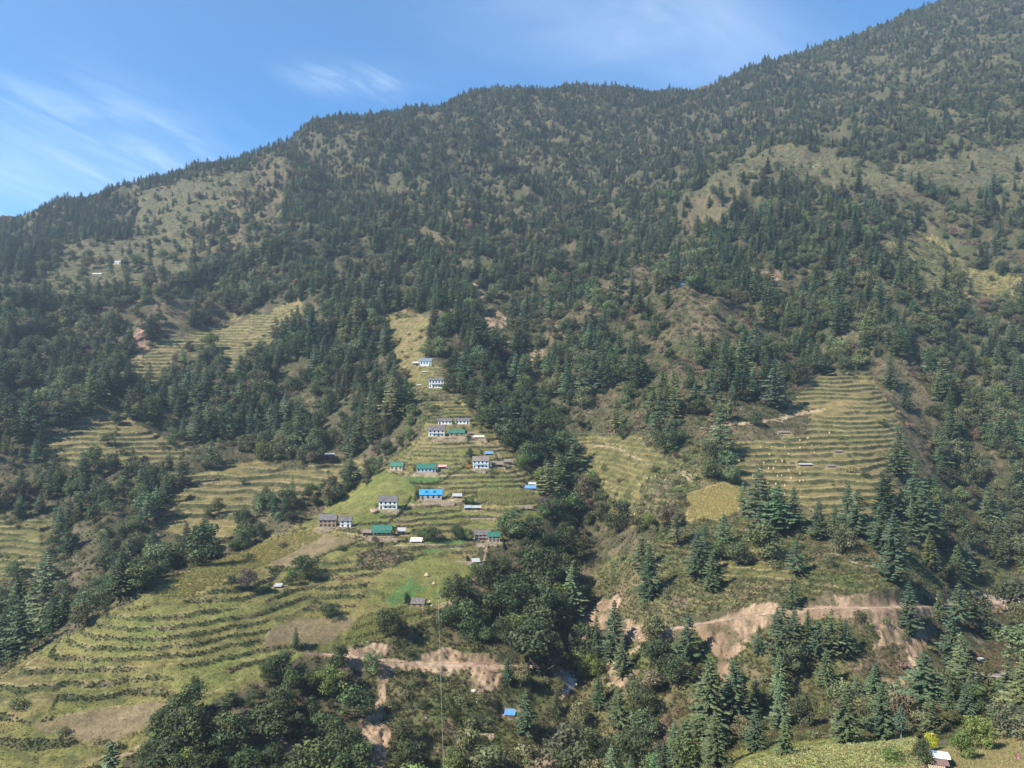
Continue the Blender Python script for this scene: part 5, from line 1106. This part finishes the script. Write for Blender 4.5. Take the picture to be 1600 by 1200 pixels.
for x in (-1.7, .2, 1.2): MB().box(x-.06, x+.06, -2.1, -1.98, -1, 1.02).build('post', WALL['dark_wood'], r_)
# ---------------------------------------------------------------- the person on the near path
MPINK = mat('pink_clothing', (.50,.16,.30), .8); MSKIN = mat('skin', (.35,.20,.13), .6); MHAIR = mat('dark_hair', (.015,.012,.012), .5); MDK = mat('dark_shawl', (.06,.05,.075), .9)
def skin(name, J, E, m, parent, sub=2):
    me = bpy.data.meshes.new(name); me.from_pydata([j[:3] for j in J], E, []); me.materials.append(m); o = bpy.data.objects.new(name, me); COL.objects.link(o); o.parent = parent
    sk = o.modifiers.new('skin', 'SKIN'); sk.use_smooth_shade = True; sv = me.skin_vertices[0].data
    for i, j in enumerate(J): sv[i].radius = (j[3], j[4] if len(j) > 4 else j[3]); sv[i].use_root = (i == 0)
    s = o.modifiers.new('sub', 'SUBSURF'); s.levels = sub; s.render_levels = sub; return o
p = ground(1592, 1188.5); r_ = thing('person', 'person in pink dress and dark shawl on the near slope, right edge', 'person', p, math.radians(25))
J = [(0,0,.86,.135,.10),(0,0,1.05,.11,.085),(0,-.01,1.24,.15,.10),(0,-.01,1.36,.06),(0,-.03,1.43,.05),(0,-.04,1.50,.085,.095),(0,-.03,1.59,.07,.08),
 (.17,0,1.31,.048),(.24,-.02,1.08,.038),(.24,-.14,.88,.028),(.24,-.2,.80,.022),(-.17,0,1.31,.048),(-.23,.04,1.08,.038),(-.23,-.02,.86,.028),(-.23,-.04,.77,.022),
 (.09,-.02,.80,.085),(.10,-.12,.46,.055),(.10,-.06,.09,.035),(.10,-.2,.04,.03),(-.09,.02,.80,.085),(-.09,.06,.46,.055),(-.09,.2,.11,.035),(-.09,.10,.04,.03)]
for s_, hx, hy, hz in ((1, .24, -.2, .80), (-1, -.23, -.04, .77)):
    for f_ in range(4): J += [(hx+s_*(.012*f_-.02), hy-.015, hz-.04, .010), (hx+s_*(.014*f_-.02), hy-.03-.004*f_, hz-.085+.006*abs(f_-1.5), .008)]
    J += [(hx, hy-.045, hz-.02, .010), (hx, hy-.06, hz-.05, .008)]
E = [(0,1),(1,2),(2,3),(3,4),(4,5),(5,6),(2,7),(7,8),(8,9),(9,10),(2,11),(11,12),(12,13),(13,14),(0,15),(15,16),(16,17),(17,18),(0,19),(19,20),(20,21),(21,22)]
for root, base in ((10, 23), (14, 33)):
    for f_ in range(5): E += [(root, base+2*f_), (base+2*f_, base+2*f_+1)]
skin('body', J, E, MSKIN, r_)
V = []; Fc = []; NR = 18
for zi, (z, rx, ry) in enumerate(((.30,.25,.22),(.50,.225,.19),(.75,.19,.15),(.90,.165,.13),(1.05,.145,.115),(1.22,.185,.13),(1.32,.17,.11),(1.385,.075,.07))):
    for q in range(NR):
        a_ = 6.2832*q/NR; w_ = 1+(.06*math.sin(a_*5) if z < .8 else 0); V.append((math.cos(a_)*rx*w_, math.sin(a_)*ry*w_-.01, z))
for i in range(7):
    for q in range(NR): Fc.append((i*NR+q, i*NR+(q+1) % NR, (i+1)*NR+(q+1) % NR, (i+1)*NR+q))
mesh('dress', V, Fc, MPINK, r_, True)
for s_ in (1, -1): MB().tube([(s_*.14,0,1.33),(s_*.19,0,1.28),(s_*.235,-.02+.03*(s_<0),1.08)], [.068,.064,.052], 10).build('sleeve', MPINK, r_, True)
skin('hair', [(0,.0,1.54,.085,.095),(0,.02,1.61,.075,.07),(0,.07,1.50,.06),(0,.085,1.38,.03)], [(0,1),(0,2),(2,3)], MHAIR, r_)
V = MB().tube([(-.02,.03,1.40),(0,.08,1.28),(0,.12,1.08),(0,.11,.95)], [.11,.16,.15,.09], 12).build('shawl', MDK, r_, True)
# ---------------------------------------------------------------- the air
xs = [float(XW.min())-60, float(XW.max())+60]; ys = [-60., float(YW.max())+60]; zs = [float(Z.min())-1.5, float(Z.max())+60]
hz = MB().box(xs[0], xs[1], ys[0], ys[1], zs[0], zs[1]).build('haze', None); hz['kind'] = 'stuff'; tag(hz, 'thin blue haze filling the valley air in front of the mountain', 'haze')
hm = bpy.data.materials.new('haze'); hm.use_nodes = True; hn = hm.node_tree.nodes; hn.remove(hn['Principled BSDF']); pv = hn.new('ShaderNodeVolumePrincipled')
pv.inputs['Color'].default_value = (.72,.84,1.0,1); pv.inputs['Density'].default_value = HAZE; pv.inputs['Anisotropy'].default_value = .2
hm.node_tree.links.new(pv.outputs[0], hn['Material Output'].inputs['Volume']); hz.data.materials.clear(); hz.data.materials.append(hm)
SC.cycles.volume_bounces = 0
